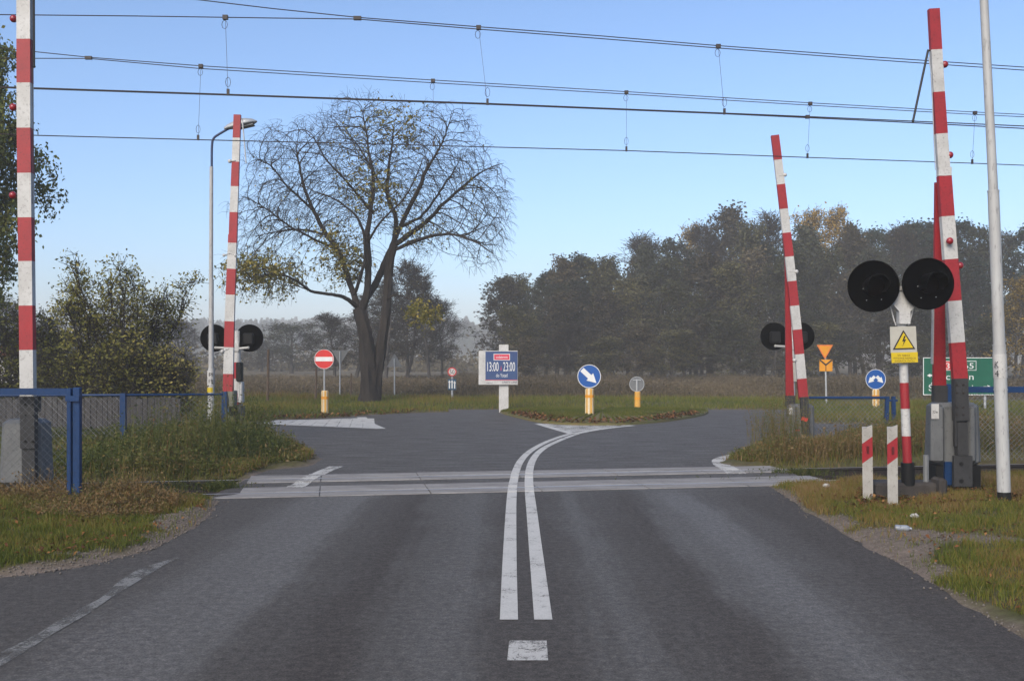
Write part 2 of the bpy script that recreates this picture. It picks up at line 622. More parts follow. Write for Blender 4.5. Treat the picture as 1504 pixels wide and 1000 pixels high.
PATH_R = np.array(gl((1210, 778), (1300, 782), (1400, 792), (1504, 795), (1700, 800), (1700, 822), (1504, 812), (1400, 815), (1335, 835), (1290, 815)))


def dirtiness(x, y, sd):
    """bare earth along the road edge and on the trodden path"""
    n = vnoise(x, y, 0.45, 11) * 0.7 + vnoise(x, y, 0.17, 12) * 0.3
    w = 0.5 * np.where((x < 0) & (y < 13), 0.30, np.where((x < 0), 0.22, np.where(y < 14, 0.22, 0.12)))
    w = w + np.where((x > 2.5) & (y > 8.2) & (y < 12), 0.07, 0) + np.where((x < -2.4) & (y > 9) & (y < 12), 0.2, 0)
    d = np.clip((w * np.clip(2.6 * (n - .12), .1, 2.2) - sd) / 0.10, 0, 1)
    p = np.stack([x, y], -1)
    ins = in_poly(p, PATH_R)
    pd = poly_dist(p, PATH_R)
    s = np.where(ins, pd, -pd)
    d2 = np.clip((s + (n - 0.45) * 0.5) / 0.12, 0, 1)
    return np.maximum(d, d2 * (x > 2))


def grid_axis(*segs):
    out = [np.arange(a, b, h) for a, b, h in segs]
    return np.unique(np.round(np.concatenate(out), 4))


gx = grid_axis((-640, -60, 20), (-60, -14, 2.0), (-14, -9, 0.4), (-9, 10, 0.12), (10, 16, 0.4), (16, 60, 2.0), (60, 641, 20))
gy = grid_axis((-55, -4, 6), (-4, 5, 0.8), (5, 24, 0.12), (24, 40, 0.35), (40, 60, 1.0), (60, 690, 10))
XX, YY = np.meshgrid(gx, gy)
sdg = road_sd(XX, YY)
ZZ = ground_z(XX, YY, sdg)
nx, ny = len(gx), len(gy)
ii = np.arange(nx * ny).reshape(ny, nx)
q = np.stack([ii[:-1, :-1], ii[:-1, 1:], ii[1:, 1:], ii[1:, :-1]], -1).reshape(-1, 4)
m, nt, b = new_mat('earth_and_turf')
v = coords(nt)
at = nt.nodes.new('ShaderNodeAttribute'); at.attribute_name = 'tint'
at2 = nt.nodes.new('ShaderNodeAttribute'); at2.attribute_name = 'stone'
n1, n2, n3 = noise(nt, v, 1.2, 6, 0.7), noise(nt, v, 14, 5, 0.7), noise(nt, v, 60, 3, 0.7)
turf = mixc(nt, ramp(nt, n1, [(0.35, 0), (0.65, 1)]), (0.060, 0.068, 0.020), (0.105, 0.085, 0.035))
turf = mixc(nt, ramp(nt, n2, [(0.4, 0), (0.7, 1)]), turf, (0.05, 0.04, 0.022))
dirt = mixc(nt, ramp(nt, n2, [(0.3, 0), (0.7, 1)]), (0.17, 0.135, 0.11), (0.085, 0.066, 0.052))
dirt = mixc(nt, ramp(nt, n3, [(0.55, 0), (0.75, 1)]), dirt, (0.25, 0.215, 0.18))
stone = mixc(nt, ramp(nt, noise(nt, v, 28, 4, 0.8), [(0.35, 0), (0.65, 1)]), (0.03, 0.02, 0.018), (0.11, 0.085, 0.075))
field = mixc(nt, ramp(nt, noise(nt, v, 0.08, 6, 0.7), [(0.35, 0), (0.7, 1)]), (0.075, 0.060, 0.036), (0.14, 0.112, 0.068))
sx = nt.nodes.new('ShaderNodeSeparateXYZ'); nt.links.new(v, sx.inputs[0])
fy = math_n(nt, 'ADD', math_n(nt, 'MULTIPLY', math_n(nt, 'SUBTRACT', sx.outputs[1], 44), 0.12), math_n(nt, 'SUBTRACT', n1, 0.5), True)
c = mixc(nt, fy, turf, field)
c = mixc(nt, at.outputs['Fac'], c, dirt)
c = mixc(nt, at2.outputs['Fac'], c, stone)
nt.links.new(c, b.inputs['Base Color'])
b.inputs['Roughness'].default_value = 0.95
b.inputs['Specular IOR Level'].default_value = 0.15
bump(nt, b, n3, 0.6, 0.02)
MAT['earth'] = m
go = np_mesh('ground', np.stack([XX.ravel(), YY.ravel(), ZZ], -1), q, ['earth'], dirtiness(XX.ravel(), YY.ravel(), sdg), smooth=True)
s_, t_ = st(XX.ravel(), YY.ravel())
stn = np.clip((1.3 - np.abs(t_)) / 0.3, 0, 1) * (sdg > 0.02)
a = go.data.attributes.new('stone', 'FLOAT', 'POINT'); a.data.foreach_set('value', stn.astype(np.float32))
tag(go, kind='structure')

# ------------------------------------------------------------------ asphalt
m, nt, b = new_mat('asphalt')
v = coords(nt)
sx = nt.nodes.new('ShaderNodeSeparateXYZ'); nt.links.new(v, sx.inputs[0])
big = noise(nt, v, 0.55, 5, 0.65)
vs = coords(nt, (2.6, 0.16, 1))
streak = noise(nt, vs, 1.6, 6, 0.65)
vt = coords(nt, (0.55, 3.0, 1))
cross = noise(nt, vt, 2.2, 7, 0.72)
fine = noise(nt, v, 70, 4, 0.85)
mid = noise(nt, v, 16, 6, 0.8)
grit = noise(nt, v, 260, 2, 0.8)
# worn wheel tracks across the approach (real wear along the lanes)
wob = math_n(nt, 'ADD', sx.outputs[0], math_n(nt, 'ADD', math_n(nt, 'MULTIPLY', math_n(nt, 'SUBTRACT', streak, 0.5), 0.55), math_n(nt, 'MULTIPLY', math_n(nt, 'SUBTRACT', big, 0.5), 0.6)))
fx = math_n(nt, 'DIVIDE', math_n(nt, 'ADD', wob, 5.0), 10.0)
X = lambda x: (x + 5.0) / 10.0
lanes = ramp(nt, fx, [(X(-3.9), 0.30), (X(-3.1), 0.35), (X(-2.55), 0.85), (X(-2.0), 0.95), (X(-1.6), 0.35), (X(-1.15), 0.05), (X(-0.8), 0.55), (X(-0.4), 0.75),
                       (X(-0.05), 0.2), (X(0.35), 0.25), (X(0.75), 0.75), (X(1.05), 0.35), (X(1.45), 0.15), (X(1.75), 0.75), (X(2.15), 1.0), (X(2.6), 0.45), (X(3.0), 0.12), (X(4.2), 0.1)], 'EASE')
yj = math_n(nt, 'MULTIPLY', math_n(nt, 'SUBTRACT', sx.outputs[1], 13.2), 0.45, True)
wear = mixc(nt, yj, lanes, ramp(nt, cross, [(0.30, 0.15), (0.5, 0.65), (0.72, 1.0)]))
wear = mixc(nt, math_n(nt, 'ADD', 0.10, math_n(nt, 'MULTIPLY', yj, 0.4)), wear, ramp(nt, cross, [(0.28, 0.0), (0.72, 1.0)]))
sc_ = noise(nt, coords(nt, (1.0, 5.5, 1)), 3.2, 4, 0.6)
scuff = math_n(nt, 'MULTIPLY', ramp(nt, sc_, [(0.63, 0), (0.72, 1)]), ramp(nt, big, [(0.5, 0), (0.62, 0.55)]))
wear = mixc(nt, scuff, wear, (1.0, 1.0, 1.0))
basec = ramp(nt, wear, [(0.0, (0.042, 0.036, 0.032)), (0.5, (0.064, 0.058, 0.052)), (1.0, (0.098, 0.092, 0.085))])
spk = ramp(nt, mid, [(0.34, 0.55), (0.5, 1.0), (0.66, 1.55)])
spk2 = ramp(nt, fine, [(0.30, 0.38), (0.5, 1.0), (0.68, 1.9)])
mulc = nt.nodes.new('ShaderNodeMix'); mulc.data_type = 'RGBA'; mulc.blend_type = 'MULTIPLY'; mulc.inputs[0].default_value = 1
nt.links.new(basec, mulc.inputs[6]); nt.links.new(spk, mulc.inputs[7])
mul2 = nt.nodes.new('ShaderNodeMix'); mul2.data_type = 'RGBA'; mul2.blend_type = 'MULTIPLY'; mul2.inputs[0].default_value = 1
nt.links.new(mulc.outputs[2], mul2.inputs[6]); nt.links.new(spk2, mul2.inputs[7])
c = mixc(nt, ramp(nt, grit, [(0.66, 0), (0.74, 0.8)]), mul2.outputs[2], (0.30, 0.29, 0.28))
nt.links.new(c, b.inputs['Base Color'])
b.inputs['Specular IOR Level'].default_value = 0.18
rr = ramp(nt, wear, [(0.0, 0.85), (1.0, 0.6)])
nt.links.new(rr, b.inputs['Roughness'])
bump(nt, b, math_n(nt, 'ADD', fine, grit), 0.5, 0.006)
MAT['asphalt'] = m
mb = MB()
mb.add([(x, y, 0.0) for x, y in ROAD], [tuple(range(len(ROAD)))])
tag(mb.build('road', 'asphalt'), kind='structure')


# ------------------------------------------------------------------ painted markings
def paint_mat(name, wornness, lo=0.55):
    m, nt, b = new_mat(name)
    v = coords(nt)
    n1, n2, n3 = noise(nt, v, 3.0, 5, 0.7), noise(nt, v, 40, 4, 0.75), noise(nt, v, 160, 2, 0.8)
    w = math_n(nt, 'ADD', math_n(nt, 'MULTIPLY', n1, 0.5), math_n(nt, 'ADD', math_n(nt, 'MULTIPLY', n2, 0.35), math_n(nt, 'MULTIPLY', n3, 0.15)))
    f = ramp(nt, w, [(wornness, 0), (wornness + 0.10, 1)])
    white = mixc(nt, ramp(nt, n2, [(0.35, 0), (0.7, 1)]), (lo, lo * .97, lo * 0.90), (lo * 0.74, lo * 0.71, lo * 0.65))
    nt.links.new(white, b.inputs['Base Color'])
    # where the paint has worn off, the road below shows
    tp = nt.nodes.new('ShaderNodeBsdfTransparent')
    ms = nt.nodes.new('ShaderNodeMixShader')
    nt.links.new(f, ms.inputs[0])
    nt.links.new(tp.outputs[0], ms.inputs[1])
    nt.links.new(b.outputs[0], ms.inputs[2])
    nt.links.new(ms.outputs[0], nt.nodes['Material Output'].inputs[0])
    b.inputs['Roughness'].default_value = 0.7
    bump(nt, b, n3, 0.3, 0.003)
    MAT[name] = m


paint_mat('paint_fresh', 0.365, 0.46)
paint_mat('paint_worn', 0.41, 0.44)
paint_mat('paint_faint', 0.43, 0.17)
paint_mat('paint_hatch', 0.43, 0.46)


def strip(mb, pts, w, z, mi=0, it=2, drape=False):
    P = smooth_line(np.array(pts, float), it)
    if drape:      # resample, then lie on the asphalt or on the slightly higher deck panels
        sg = np.r_[0, np.cumsum(np.hypot(*np.diff(P, axis=0).T))]
        qq = np.linspace(0, sg[-1], max(8, int(sg[-1] / .04)))
        P = np.stack([np.interp(qq, sg, P[:, k]) for k in range(2)], 1)
        ss, tt = st(P[:, 0], P[:, 1])
        zz = np.full(len(P), .004)
        for a_, b_ in DECK_T:
            zz = np.maximum(zz, np.where((tt > a_ - .03) & (tt < b_ + .03) & (ss > -4.2) & (ss < 4.6), .0155, .004))
    else:
        zz = np.full(len(P), z)
    T = np.gradient(P, axis=0)
    T /= np.linalg.norm(T, axis=1)[:, None]
    N = np.stack([-T[:, 1], T[:, 0]], -1)
    ww = w if np.isscalar(w) else np.interp(np.linspace(0, 1, len(P)), np.linspace(0, 1, len(w)), w)
    ww = np.broadcast_to(ww, (len(P),))[:, None]
    L, R = P + N * ww / 2, P - N * ww / 2
    vs = [(x, y, c_) for (x, y), c_ in zip(L, zz)] + [(x, y, c_) for (x, y), c_ in zip(R, zz)]
    n = len(P)
    mb.add(vs, [(i, n + i, n + i + 1, i + 1) for i in range(n - 1)], mi)


DECK_T = ((-1.22, -0.83), (-0.72, -0.19), (0.36, 0.72), (0.83, 1.24))
mb = MB()
left_line = gl((747.5, 910), (748, 850), (749, 800), (750.5, 750), (752, 722), (755.5, 700), (761, 682), (771, 668.5), (784, 658.5), (802, 649), (822, 641.5), (840, 636.4))
right_line = gl((798, 910), (791.5, 850), (786, 800), (781, 750), (777.5, 722), (776.5, 700), (779, 682), (787, 667.5), (799, 657.5), (814, 650), (832, 642.5), (850, 636.4))
strip(mb, left_line, 0.125, 0, drape=True)
strip(mb, right_line, 0.125, 0, drape=True)
tag(mb.build('double_line_marking', 'paint_fresh'), kind='structure')
mb = MB()
mb.add([(x, y, 0.004) for x, y in gl((745, 970), (805, 970), (803, 941), (748, 941))], [(0, 1, 2, 3)])
tag(mb.build('dash_marking', 'paint_worn'), kind='structure')
mb = MB()
strip(mb, gl((262, 819), (225, 832), (190, 852), (160, 876), (110, 905), (60, 935), (0, 968), (-140, 1060)), [0.05, 0.17, 0.15, 0.07, 0.13, 0.10, 0.14, 0.12], 0.004)
tag(mb.build('worn_edge_marking', 'paint_faint'), kind='structure')
mb = MB()
strip(mb, gl((494, 685), (478, 691), (456, 702), (432, 717)), [0.22, 0.22, 0.24], 0, drape=True)
tag(mb.build('edge_dash_marking', 'paint_worn'), kind='structure')
mb = MB()
strip(mb, gl((1180, 655), (1120, 662), (1080, 667.5), (1056, 674), (1056, 680), (1068, 688), (1082, 696)), [0.22, 0.22, 0.22, 0.26, 0.3], 0, drape=True)
tag(mb.build('kerb_edge_marking', 'paint_worn'), kind='structure')
# island hatch in front of the grass island
mb = MB()
tri = gl((789, 622), (838, 637), (848, 636.5), (930, 624.5))
mb.add([(x, y, 0.004) for x, y in tri], [(0, 1, 2, 3)], 1)
strip(mb, gl((790, 622.5), (812, 629), (840, 637)), 0.20, 0.008, 0)
strip(mb, gl((848, 636.5), (868, 632.5), (895, 628.5), (930, 625)), 0.20, 0.008, 0)
tag(mb.build('island_hatch_marking', ['paint_fresh', 'paint_hatch']), kind='structure')
mb = MB()
strip(mb, gl((0, 618.5), (240, 617.5), (360, 621), (450, 625), (558, 629.5)), 0.22, 0.008, 0)
strip(mb, gl((531, 613), (538, 621), (559, 630)), 0.28, 0.010, 0)
mb.add([(x, y, 0.004) for x, y in gl((372, 621), (556, 629), (532, 613.5), (470, 616))], [(0, 1, 2, 3)], 1)
for k in range(9):
    a = 400 + k * 16
    strip(mb, gl((a + 14, 617.2 - k * 0.3), (a - 10 + k * 3, 623 + k * 0.7)), 0.3, 0.007, 0, 0)
tag(mb.build('side_hatch_marking', ['paint_fresh', 'paint_hatch']), kind='structure')

# ------------------------------------------------------------------ crossing deck and rails
deck = MB()
joints = [-4.15, -2.75, -1.3, 0.2, 1.7, 3.15, 4.55]
for (t0, t1) in DECK_T:
    for k in range(len(joints) - 1):
        s0, s1 = joints[k] + 0.008, joints[k + 1] - 0.008
        jz = random.uniform(-0.0015, 0.0015)
        e0 = 0.22 * (t0 > 0) if k == 0 else 0
        zt = 0.0105 + jz
        vs = [trk(s0 + (0.35 if k == 0 and t0 > -1 else 0), t0, 0.001), trk(s1, t0, 0.001), trk(s1, t1, 0.001), trk(s0 + (0.35 if k == 0 else 0), t1, 0.001)]
        sh = 0.012
        vt_ = [trk(s0 + (0.35 if k == 0 and t0 > -1 else 0), t0 + sh, zt), trk(s1, t0 + sh, zt), trk(s1, t1 - sh, zt), trk(s0 + (0.35 if k == 0 else 0), t1 - sh, zt)]
        deck.add(vs + vt_, [(4, 5, 6, 7), (0, 1, 5, 4), (1, 2, 6, 5), (2, 3, 7, 6), (3, 0, 4, 7)])
tag(deck.build('crossing_deck_road', 'deck'), kind='structure')

gap = MB()  # flat dark strip along each rail, sets the flange gap off from the panels
for t in (-0.775, 0.775):
    gap.add([trk(-4.0, t - .052, .003), trk(4.5, t - .052, .003), trk(4.5, t + .052, .003), trk(-4.0, t + .052, .003)], [(0, 1, 2, 3)])
tag(gap.build('flange_groove_road', M('groove_dark', (.018, .014, .012), .9, (.035, .028, .024), 12)), kind='structure')
rails = MB()
for t in (-0.775, 0.775):
    prof = [(-0.07, -0.165), (0.07, -0.165), (0.07, -0.15), (0.014, -0.125), (0.014, -0.045), (0.036, -0.03), (0.036, 0.006), (-0.036, 0.006), (-0.036, -0.03), (-0.014, -0.045), (-0.014, -0.125), (-0.07, -0.15)]
    n = len(prof)
    vs = [trk(s, t + a, z) for s in (-60, 70) for a, z in prof]
    rails.add(vs, [(k, (k + 1) % n, n + (k + 1) % n, n + k) for k in range(n) if k != 6], 0)
    rails.add([vs[6], vs[7], vs[n + 7], vs[n + 6]], [(0, 1, 3, 2)] if False else [(0, 1, 2, 3)], 1)
rl = rails.build('railway_track', ['rail', 'railtop'])
tag(rl, kind='structure')
slp = MB()
for k in range(-40, 52):
    s = k * 0.6
    if -5.0 < s < 5.2:
        continue
    slp.box(trk(s, 0, -0.225), (0.24, 2.4, 0.10), 0, TA)
tag(slp.build('sleepers', 'sleeper'), kind='structure')

# ------------------------------------------------------------------ grass island
ISL = smooth_poly(gl((732, 604.5), (738, 608), (757, 613), (790, 621), (830, 624.5), (890, 625), (930, 624), (985, 619), (1030, 611.5), (1043, 606.5), (1036, 604.3), (980, 603.4), (860, 603.2), (770, 603.4)), 2)
n = len(ISL)
cen = ISL.mean(0)
vs, fs = [], []
prof = [(1.0, -0.02), (0.995, 0.06), (0.93, 0.10), (0.75, 0.15), (0.4, 0.18), (0.02, 0.19)]
for k, (sc, z) in enumerate(prof):
    for p in ISL:
        qx = cen + (p - cen) * sc
        vs.append((qx[0], qx[1], z + (random.uniform(-.015, .015) if 0 < k else 0)))
for k in range(len(prof) - 1):
    for i in range(n):
        j = (i + 1) % n
        fs.append((k * n + i, k * n + j, (k + 1) * n + j, (k + 1) * n + i))
fs.append(tuple(range((len(prof) - 1) * n, len(prof) * n)))
mb = MB(); mb.add(vs, fs)
MAT['turf'] = M('island_turf', (0.075, 0.085, 0.025), 0.95, (0.12, 0.075, 0.03), 3, 0.5)
tag(mb.build('island_ground', 'turf', smooth=True), kind='structure')


def isl_z(x, y):
    p = np.stack([x, y], -1) - cen
    # radial fraction
    ang = np.arctan2(p[:, 1], p[:, 0])
    b = ISL - cen
    ba, br = np.arctan2(b[:, 1], b[:, 0]), np.hypot(b[:, 0], b[:, 1])
    o = np.argsort(ba)
    R = np.interp(ang, ba[o], br[o], period=2 * math.pi)
    f = np.clip(np.hypot(p[:, 0], p[:, 1]) / R, 0, 1)
    return np.interp(f, [0, .4, .75, .93, 1], [.19, .18, .15, .10, .05])


#@@THINGS
# ------------------------------------------------------------------ level crossing barriers
def px_path(pts, y):
    """column on a traced path at row y"""
    ys = [p[1] for p in pts]
    return float(np.interp(y, ys, [p[0] for p in pts]))


def striped_boom(mb, path, bounds, first, d, w_top, w_bot, th, lean_d=0.0):
    """boom in alternating red (slot 0) and white (slot 1) lengths, traced rows converted to metres at depth d"""
    y0, y1 = bounds[0], bounds[-1]
    c = first
    for a, b_ in zip(bounds[:-1], bounds[1:]):
        f0, f1 = (a - y0) / (y1 - y0), (b_ - y0) / (y1 - y0)
        w0, w1 = (w_top + (w_bot - w_top) * f0) * d / F, (w_top + (w_bot - w_top) * f1) * d / F
        mb.bar(W(px_path(path, a), a, d), W(px_path(path, b_), b_, d), w0, th, c, w1)
        c = 1 - c


def lamp_ball(mb, at, frm, r, mi_ball=0, mi_stalk=1):
    mb.ball(at, r, mi_ball, 12)
    mb.tube([frm, at], r * 0.28, 6, mi_stalk)


def bolts(mb, pts, d, r=0.014, mi=0):
    for px, py in pts:
        p = W(px, py, d)
        mb.disc((p.x, p.y, p.z), r, 0.02, 8, mi)


# --- near right barrier
d = 12.9
u = d / F
base = W(1399, 735, d); base.z = 0
t = thing('level_crossing_barrier', base, 'raised red and white barrier with light grey box beside the white mast', 'barrier', 'raised level crossing barriers')
up = [(1371, 14), (1378, 136), (1386.5, 262)]
lo = [(1386.5, 262), (1397, 400), (1410, 562)]
mb = MB()
striped_boom(mb, up, [14, 74, 136, 197, 246], 0, d, 15.5, 17.5, 0.07)
striped_boom(mb, lo, [246, 259, 318, 381, 442, 503, 562], 1, d, 19, 21, 0.08)
boom = mb.build('boom', ['red', 'white'], t)
mb = MB()
p0, p1 = W(1379.5, 570, d + .38), W(1378, 268, d + .12)
N_ = 10
for k in range(N_):
    a, b_ = p0.lerp(p1, k / N_), p0.lerp(p1, (k + 1) / N_)
    mb.bar(a, b_, 0.166 - 0.008 * k, 0.05, 0, 0.166 - 0.008 * (k + 1))
mb.bar(p0.lerp(p1, .12) + Vector((-.088, 0.01, 0)), p0.lerp(p1, .5) + Vector((-.063, 0.01, 0)), 0.012, 0.06, 1)
mb.build('rear_boom_arm', ['red', 'white'], t)
for (cx, cy), (fx_, fy_) in (((1387.5, 95), (1379, 95)), ((1395, 228), (1386, 228)), ((1395, 354), (1395, 354)), ((1410, 390), (1400, 390))):
    mb = MB()
    at = W(cx, cy, d - (0.10 if cx == fx_ else 0)); fr = W(fx_, fy_, d)
    lamp_ball(mb, at, fr, 0.045)
    mb.build('warning_lamp', ['bulb', 'steel'], t, True)
mb = MB()
mb.tube([W(1363, 75, d), W(1341, 178, d)], 0.015, 8)
mb.tube([W(1371, 76, d), W(1362, 74, d)], 0.010, 6)
mb.ball(W(1341, 178, d), 0.02, 0, 8)
mb.build('support_rod', 'steel', t, True)
mb = MB()
mb.tube([W(1364, 84, d - .05), W(1368, 110, d - .06), W(1371, 190, d - .05), W(1374, 250, d - .05)], 0.006, 5)
mb.build('cable', 'galv', t)
mb = MB()
c = W(1398.5, 636, d + .22)
mb.box((c.x, c.y, c.z), (68 * u, 0.42, 92 * u), 0, 0, 0.93, bev=0.045)
c = W(1376, 636, d - .02)
mb.box((c.x, c.y, c.z - .01), (20 * u, 0.10, 84 * u), 0, 0, 0.95, bev=0.03)
c = W(1426, 636, d - .02)
mb.box((c.x, c.y, c.z - .01), (13 * u, 0.10, 84 * u), 0, 0, 0.95, bev=0.03)
hs = mb.build('housing', 'house', t)
mb = MB()
a, b_ = W(1368, 615, d - .08), W(1379, 593, d - .08)
mb.plate([(a.x, a.z), (b_.x, a.z), (b_.x, b_.z), (a.x, b_.z)], d - .078, 0.006, 0)
mb.text('32w', a.x + .012, b_.x - .012, a.z + .07, .035, d - .083, 1)
mb.build('label_plate', ['white', 'sblack'], hs)
mb = MB()
for x0, x1, yb in ((1366, 1400, 742), (1403, 1431, 742)):
    a, b_ = W(x0, 742, d + .2), W(x1, 681, d + .2)
    mb.box(((a.x + b_.x) / 2, d + .2, b_.z / 2 - .05), (b_.x - a.x, 0.36, b_.z + .1), 0)
mb.build('base_pedestal', 'black', t)
mb = MB()
a, b_ = W(1388, 712, d - .02), W(1398, 678, d - .02)
mb.box(((a.x + b_.x) / 2, d - .0, (a.z + b_.z) / 2), (b_.x - a.x, 0.05, b_.z - a.z))
mb.build('bracket', 'blue', t)
mb = MB()
mb.bar(W(1411, 617, d - .08), W(1409.5, 556, d - .08), 20 * u, .10, 0, 20 * u)
mb.bar(W(1412, 668, d - .09), W(1411, 620, d - .09), 15 * u, .10, 0)
mb.bar(W(1402.5, 655, d - .10), W(1402.5, 560, d - .10), 2.4 * u, .06, 0)
mb.bar(W(1413.5, 714, d - .12), W(1413.5, 669, d - .12), 27 * u, .05, 0)
mb.bar(W(1380, 592, d + .30), W(1380, 566, d + .30), 20 * u, .10, 0)
bolts(mb, [(1405, 565), (1415, 565), (1405, 577), (1415, 577), (1405, 598), (1415, 598), (1405, 609), (1415, 609)], d - .132, .012, 1)
bolts(mb, [(1412, 681), (1412, 706)], d - .15, .026, 2)
mb.build('drive_arm', ['steel', 'rail', 'black'], t)

# --- near left barrier
d = 12.2
u = d / F
base = W(40, 740, d); base.z = 0
t = thing('level_crossing_barrier', base, 'raised red and white barrier standing behind the blue tubular fence', 'barrier', 'raised level crossing barriers')
path = [(36.5, -30), (37, 189), (41.5, 583)]
mb = MB()
striped_boom(mb, path, [-20, -7, 59, 123, 189, 255, 320, 384, 449, 514, 583], 0, d, 20.0, 20.0, .09)
mb.build('boom', ['red', 'white'], t)
for cx, cy in ((20, 28), (19.5, 158), (19, 287)):
    mb = MB()
    lamp_ball(mb, W(cx, cy, d), W(30, cy, d), 0.045)
    mb.build('warning_lamp', ['bulb', 'steel'], t, True)
mb = MB()
mb.tube([W(49.5, -30, d), W(50, 98, d)], 0.014, 8)
mb.ball(W(50, 98, d), 0.02, 0, 8)
mb.build('support_rod', 'steel', t, True)
mb = MB()
mb.tube([W(47.5, 100, d - .05), W(49, 190, d - .06), W(48, 300, d - .06)], 0.004, 5)
mb.build('cable', 'steel', t)
mb = MB()
c = W(39.5, 663, d + .2)
mb.box((c.x, c.y, c.z), (64 * u, 0.40, 98 * u), 0, 0, 0.90, bev=0.05)
mb.build('housing', 'house', t)
mb = MB()
a = W(5, 745, d + .2); b_ = W(73, 711, d + .2)
mb.box((W(20, 0, d).x, d + .2, b_.z / 2 - .05), (28 * u, 0.34, b_.z + .1))
mb.box((W(62, 0, d).x, d + .2, b_.z / 2 - .05), (20 * u, 0.34, b_.z + .1))
mb.build('base_pedestal', 'black', t)
mb = MB()
mb.bar(W(43, 658, d - .06), W(42.5, 582, d - .06), 21 * u, .10)
mb.bar(W(44, 718, d - .04), W(43.5, 655, d - .04), 19 * u, .08)
mb.bar(W(56, 604, d + .05), W(56, 582, d + .05), 6 * u, .06)
bolts(mb, [(37, 594), (48, 594), (37, 610), (48, 610), (37, 648), (48, 648)], d - .115, .012, 1)
mb.build('drive_arm', ['steel', 'black'], t)

# --- far right barrier
d = 21.5
u = d / F
base = W(1175, 0, d); base.z = 0
t = thing('level_crossing_barrier', base, 'raised red and white barrier among weeds and poppies beyond the track', 'barrier', 'raised level crossing barriers')
path = [(1138, 199), (1145.5, 260), (1160, 385), (1170.5, 484), (1180.5, 590)]
mb = MB()
striped_boom(mb, path, [199, 235, 271, 307, 342, 377, 413, 449, 484, 520, 556, 586], 0, d, 11.5, 13.5, .07)
mb.build('boom', ['red', 'white'], t)
mb = MB()
p0, p1 = W(1160, 584, d + .4), W(1156, 405, d + .15)
for k in range(8):
    mb.bar(p0.lerp(p1, k / 8), p0.lerp(p1, (k + 1) / 8), .175 - .011 * k, .05, 0, .175 - .011 * (k + 1))
mb.bar(p1 + Vector((-.02, 0, 0)), W(1154, 365, d + .05), .05, .05, 0)
mb.build('rear_boom_arm', ['red'], t)
for a, b_ in (((1153, 257), (1143, 258)), ((1170, 399), (1158, 399)), ((1167, 529), (1173, 530))):
    mb = MB()
    lamp_ball(mb, W(*a, d - .03), W(*b_, d - .03), .042)
    mb.build('warning_lamp', ['white', 'white'], t, True)
mb = MB()
c = W(1175, 618, d + .2)
mb.box((c.x, d + .2, c.z - .1), (38 * u, .42, 50 * u + .2), 0, 0, .93, bev=.05)
c = W(1163, 618, d - .03)
mb.box((c.x, d - .03, c.z - .1), (13 * u, .10, 48 * u + .2), 0, 0, .95, bev=.03)
hs = mb.build('housing', 'house', t)
mb = MB()
a, b_ = W(1159, 609, d - .09), W(1164, 598, d - .09)
mb.plate([(a.x, a.z), (b_.x, a.z), (b_.x, b_.z), (a.x, b_.z)], d - .09, .006)
mb.build('label_plate', 'white', hs)
mb = MB()
a = W(1175, 640, d)
mb.box((a.x, d + .2, .0), (34 * u, .36, .5))
mb.build('base_pedestal', 'black', t)
mb = MB()
mb.bar(W(1184, 636, d - .1), W(1180.5, 583, d - .1), 11 * u, .10)
mb.bar(W(1160.5, 597, d + .3), W(1160.5, 581, d + .3), 14 * u, .10)
mb.build('drive_arm', 'steel', t)
mb = MB()
mb.bar(W(1181, 618, d - .16), W(1182.5, 613, d - .16), 9 * u, .01)
mb.build('reflector', 'signred', t)

# --- far left barrier
d = 20.8
u = d / F
base = W(338, 0, d); base.z = 0
t = thing('level_crossing_barrier', base, 'raised red and white barrier with olive base and blue graffiti by lamp post', 'barrier', 'raised level crossing barriers')
path = [(348.8, 169), (345, 275), (342.5, 335)]
path2 = [(342.5, 335), (337.5, 470), (335, 578)]
mb = MB()
striped_boom(mb, path, [169, 203, 238, 274, 312, 345], 0, d, 10.2, 12, .07)
striped_boom(mb, path2, [345, 357, 395, 433, 472, 510, 549, 577], 0, d, 12.6, 14.6, .08)
mb.build('boom', ['red', 'white'], t)
for a, b_ in (((337.5, 237), (346, 236)), ((326.5, 516), (336, 512))):
    mb = MB()
    lamp_ball(mb, W(*a, d - .04), W(*b_, d - .04), .042)
    mb.build('warning_lamp', ['white', 'white'], t, True)
for sx_ in (329, 346):
    mb = MB()
    a = W(sx_, 375, d - .04); b_ = W(337.5, 372, d - .04)
    mb.tube([a, b_], .012, 6)
    mb.ball(a, .035, 0, 8)
    mb.build('warning_lamp', 'white', t, True)
mb = MB()
mb.tube([W(356, 176, d), W(361.5, 240, d)], .015, 6)
mb.tube([W(352, 174, d), W(357, 175, d)], .012, 6)
mb.build('support_rod', 'galv', t)
mb = MB()
a, b_ = W(326, 650, d + .1), W(344, 577, d + .1)
mb.box((W(336, 0, d).x, d + .1, b_.z / 2 + .1), (17 * u, .3, b_.z - .1), 0, 0, .98, bev=.02)
hs = mb.build('housing', 'house_olive', t)
mb = MB()
mb.box((W(349, 0, d).x, d + .25, .42), (8 * u, .36, .84), 0, 0, .92, bev=.03)
mb.build('side_cover', 'house', t)
mb = MB()
g = [(327.5, 578), (333, 577), (335, 585), (334, 596), (336, 604), (332, 606), (329.5, 600), (327, 606), (325.5, 598), (328, 590)]
mb.plate([(W(x, y, d - .07).x, W(x, y, d - .07).z) for x, y in reversed(g)], d - .075, .006)
mb.build('graffiti', M('graffiti_blue', (.05, .18, .42), .6, (.03, .10, .26), 14), hs)
mb = MB()
mb.box((W(342, 0, d).x, d - .06, .72), (8 * u, .05, .18))
mb.build('bracket', 'black', t)


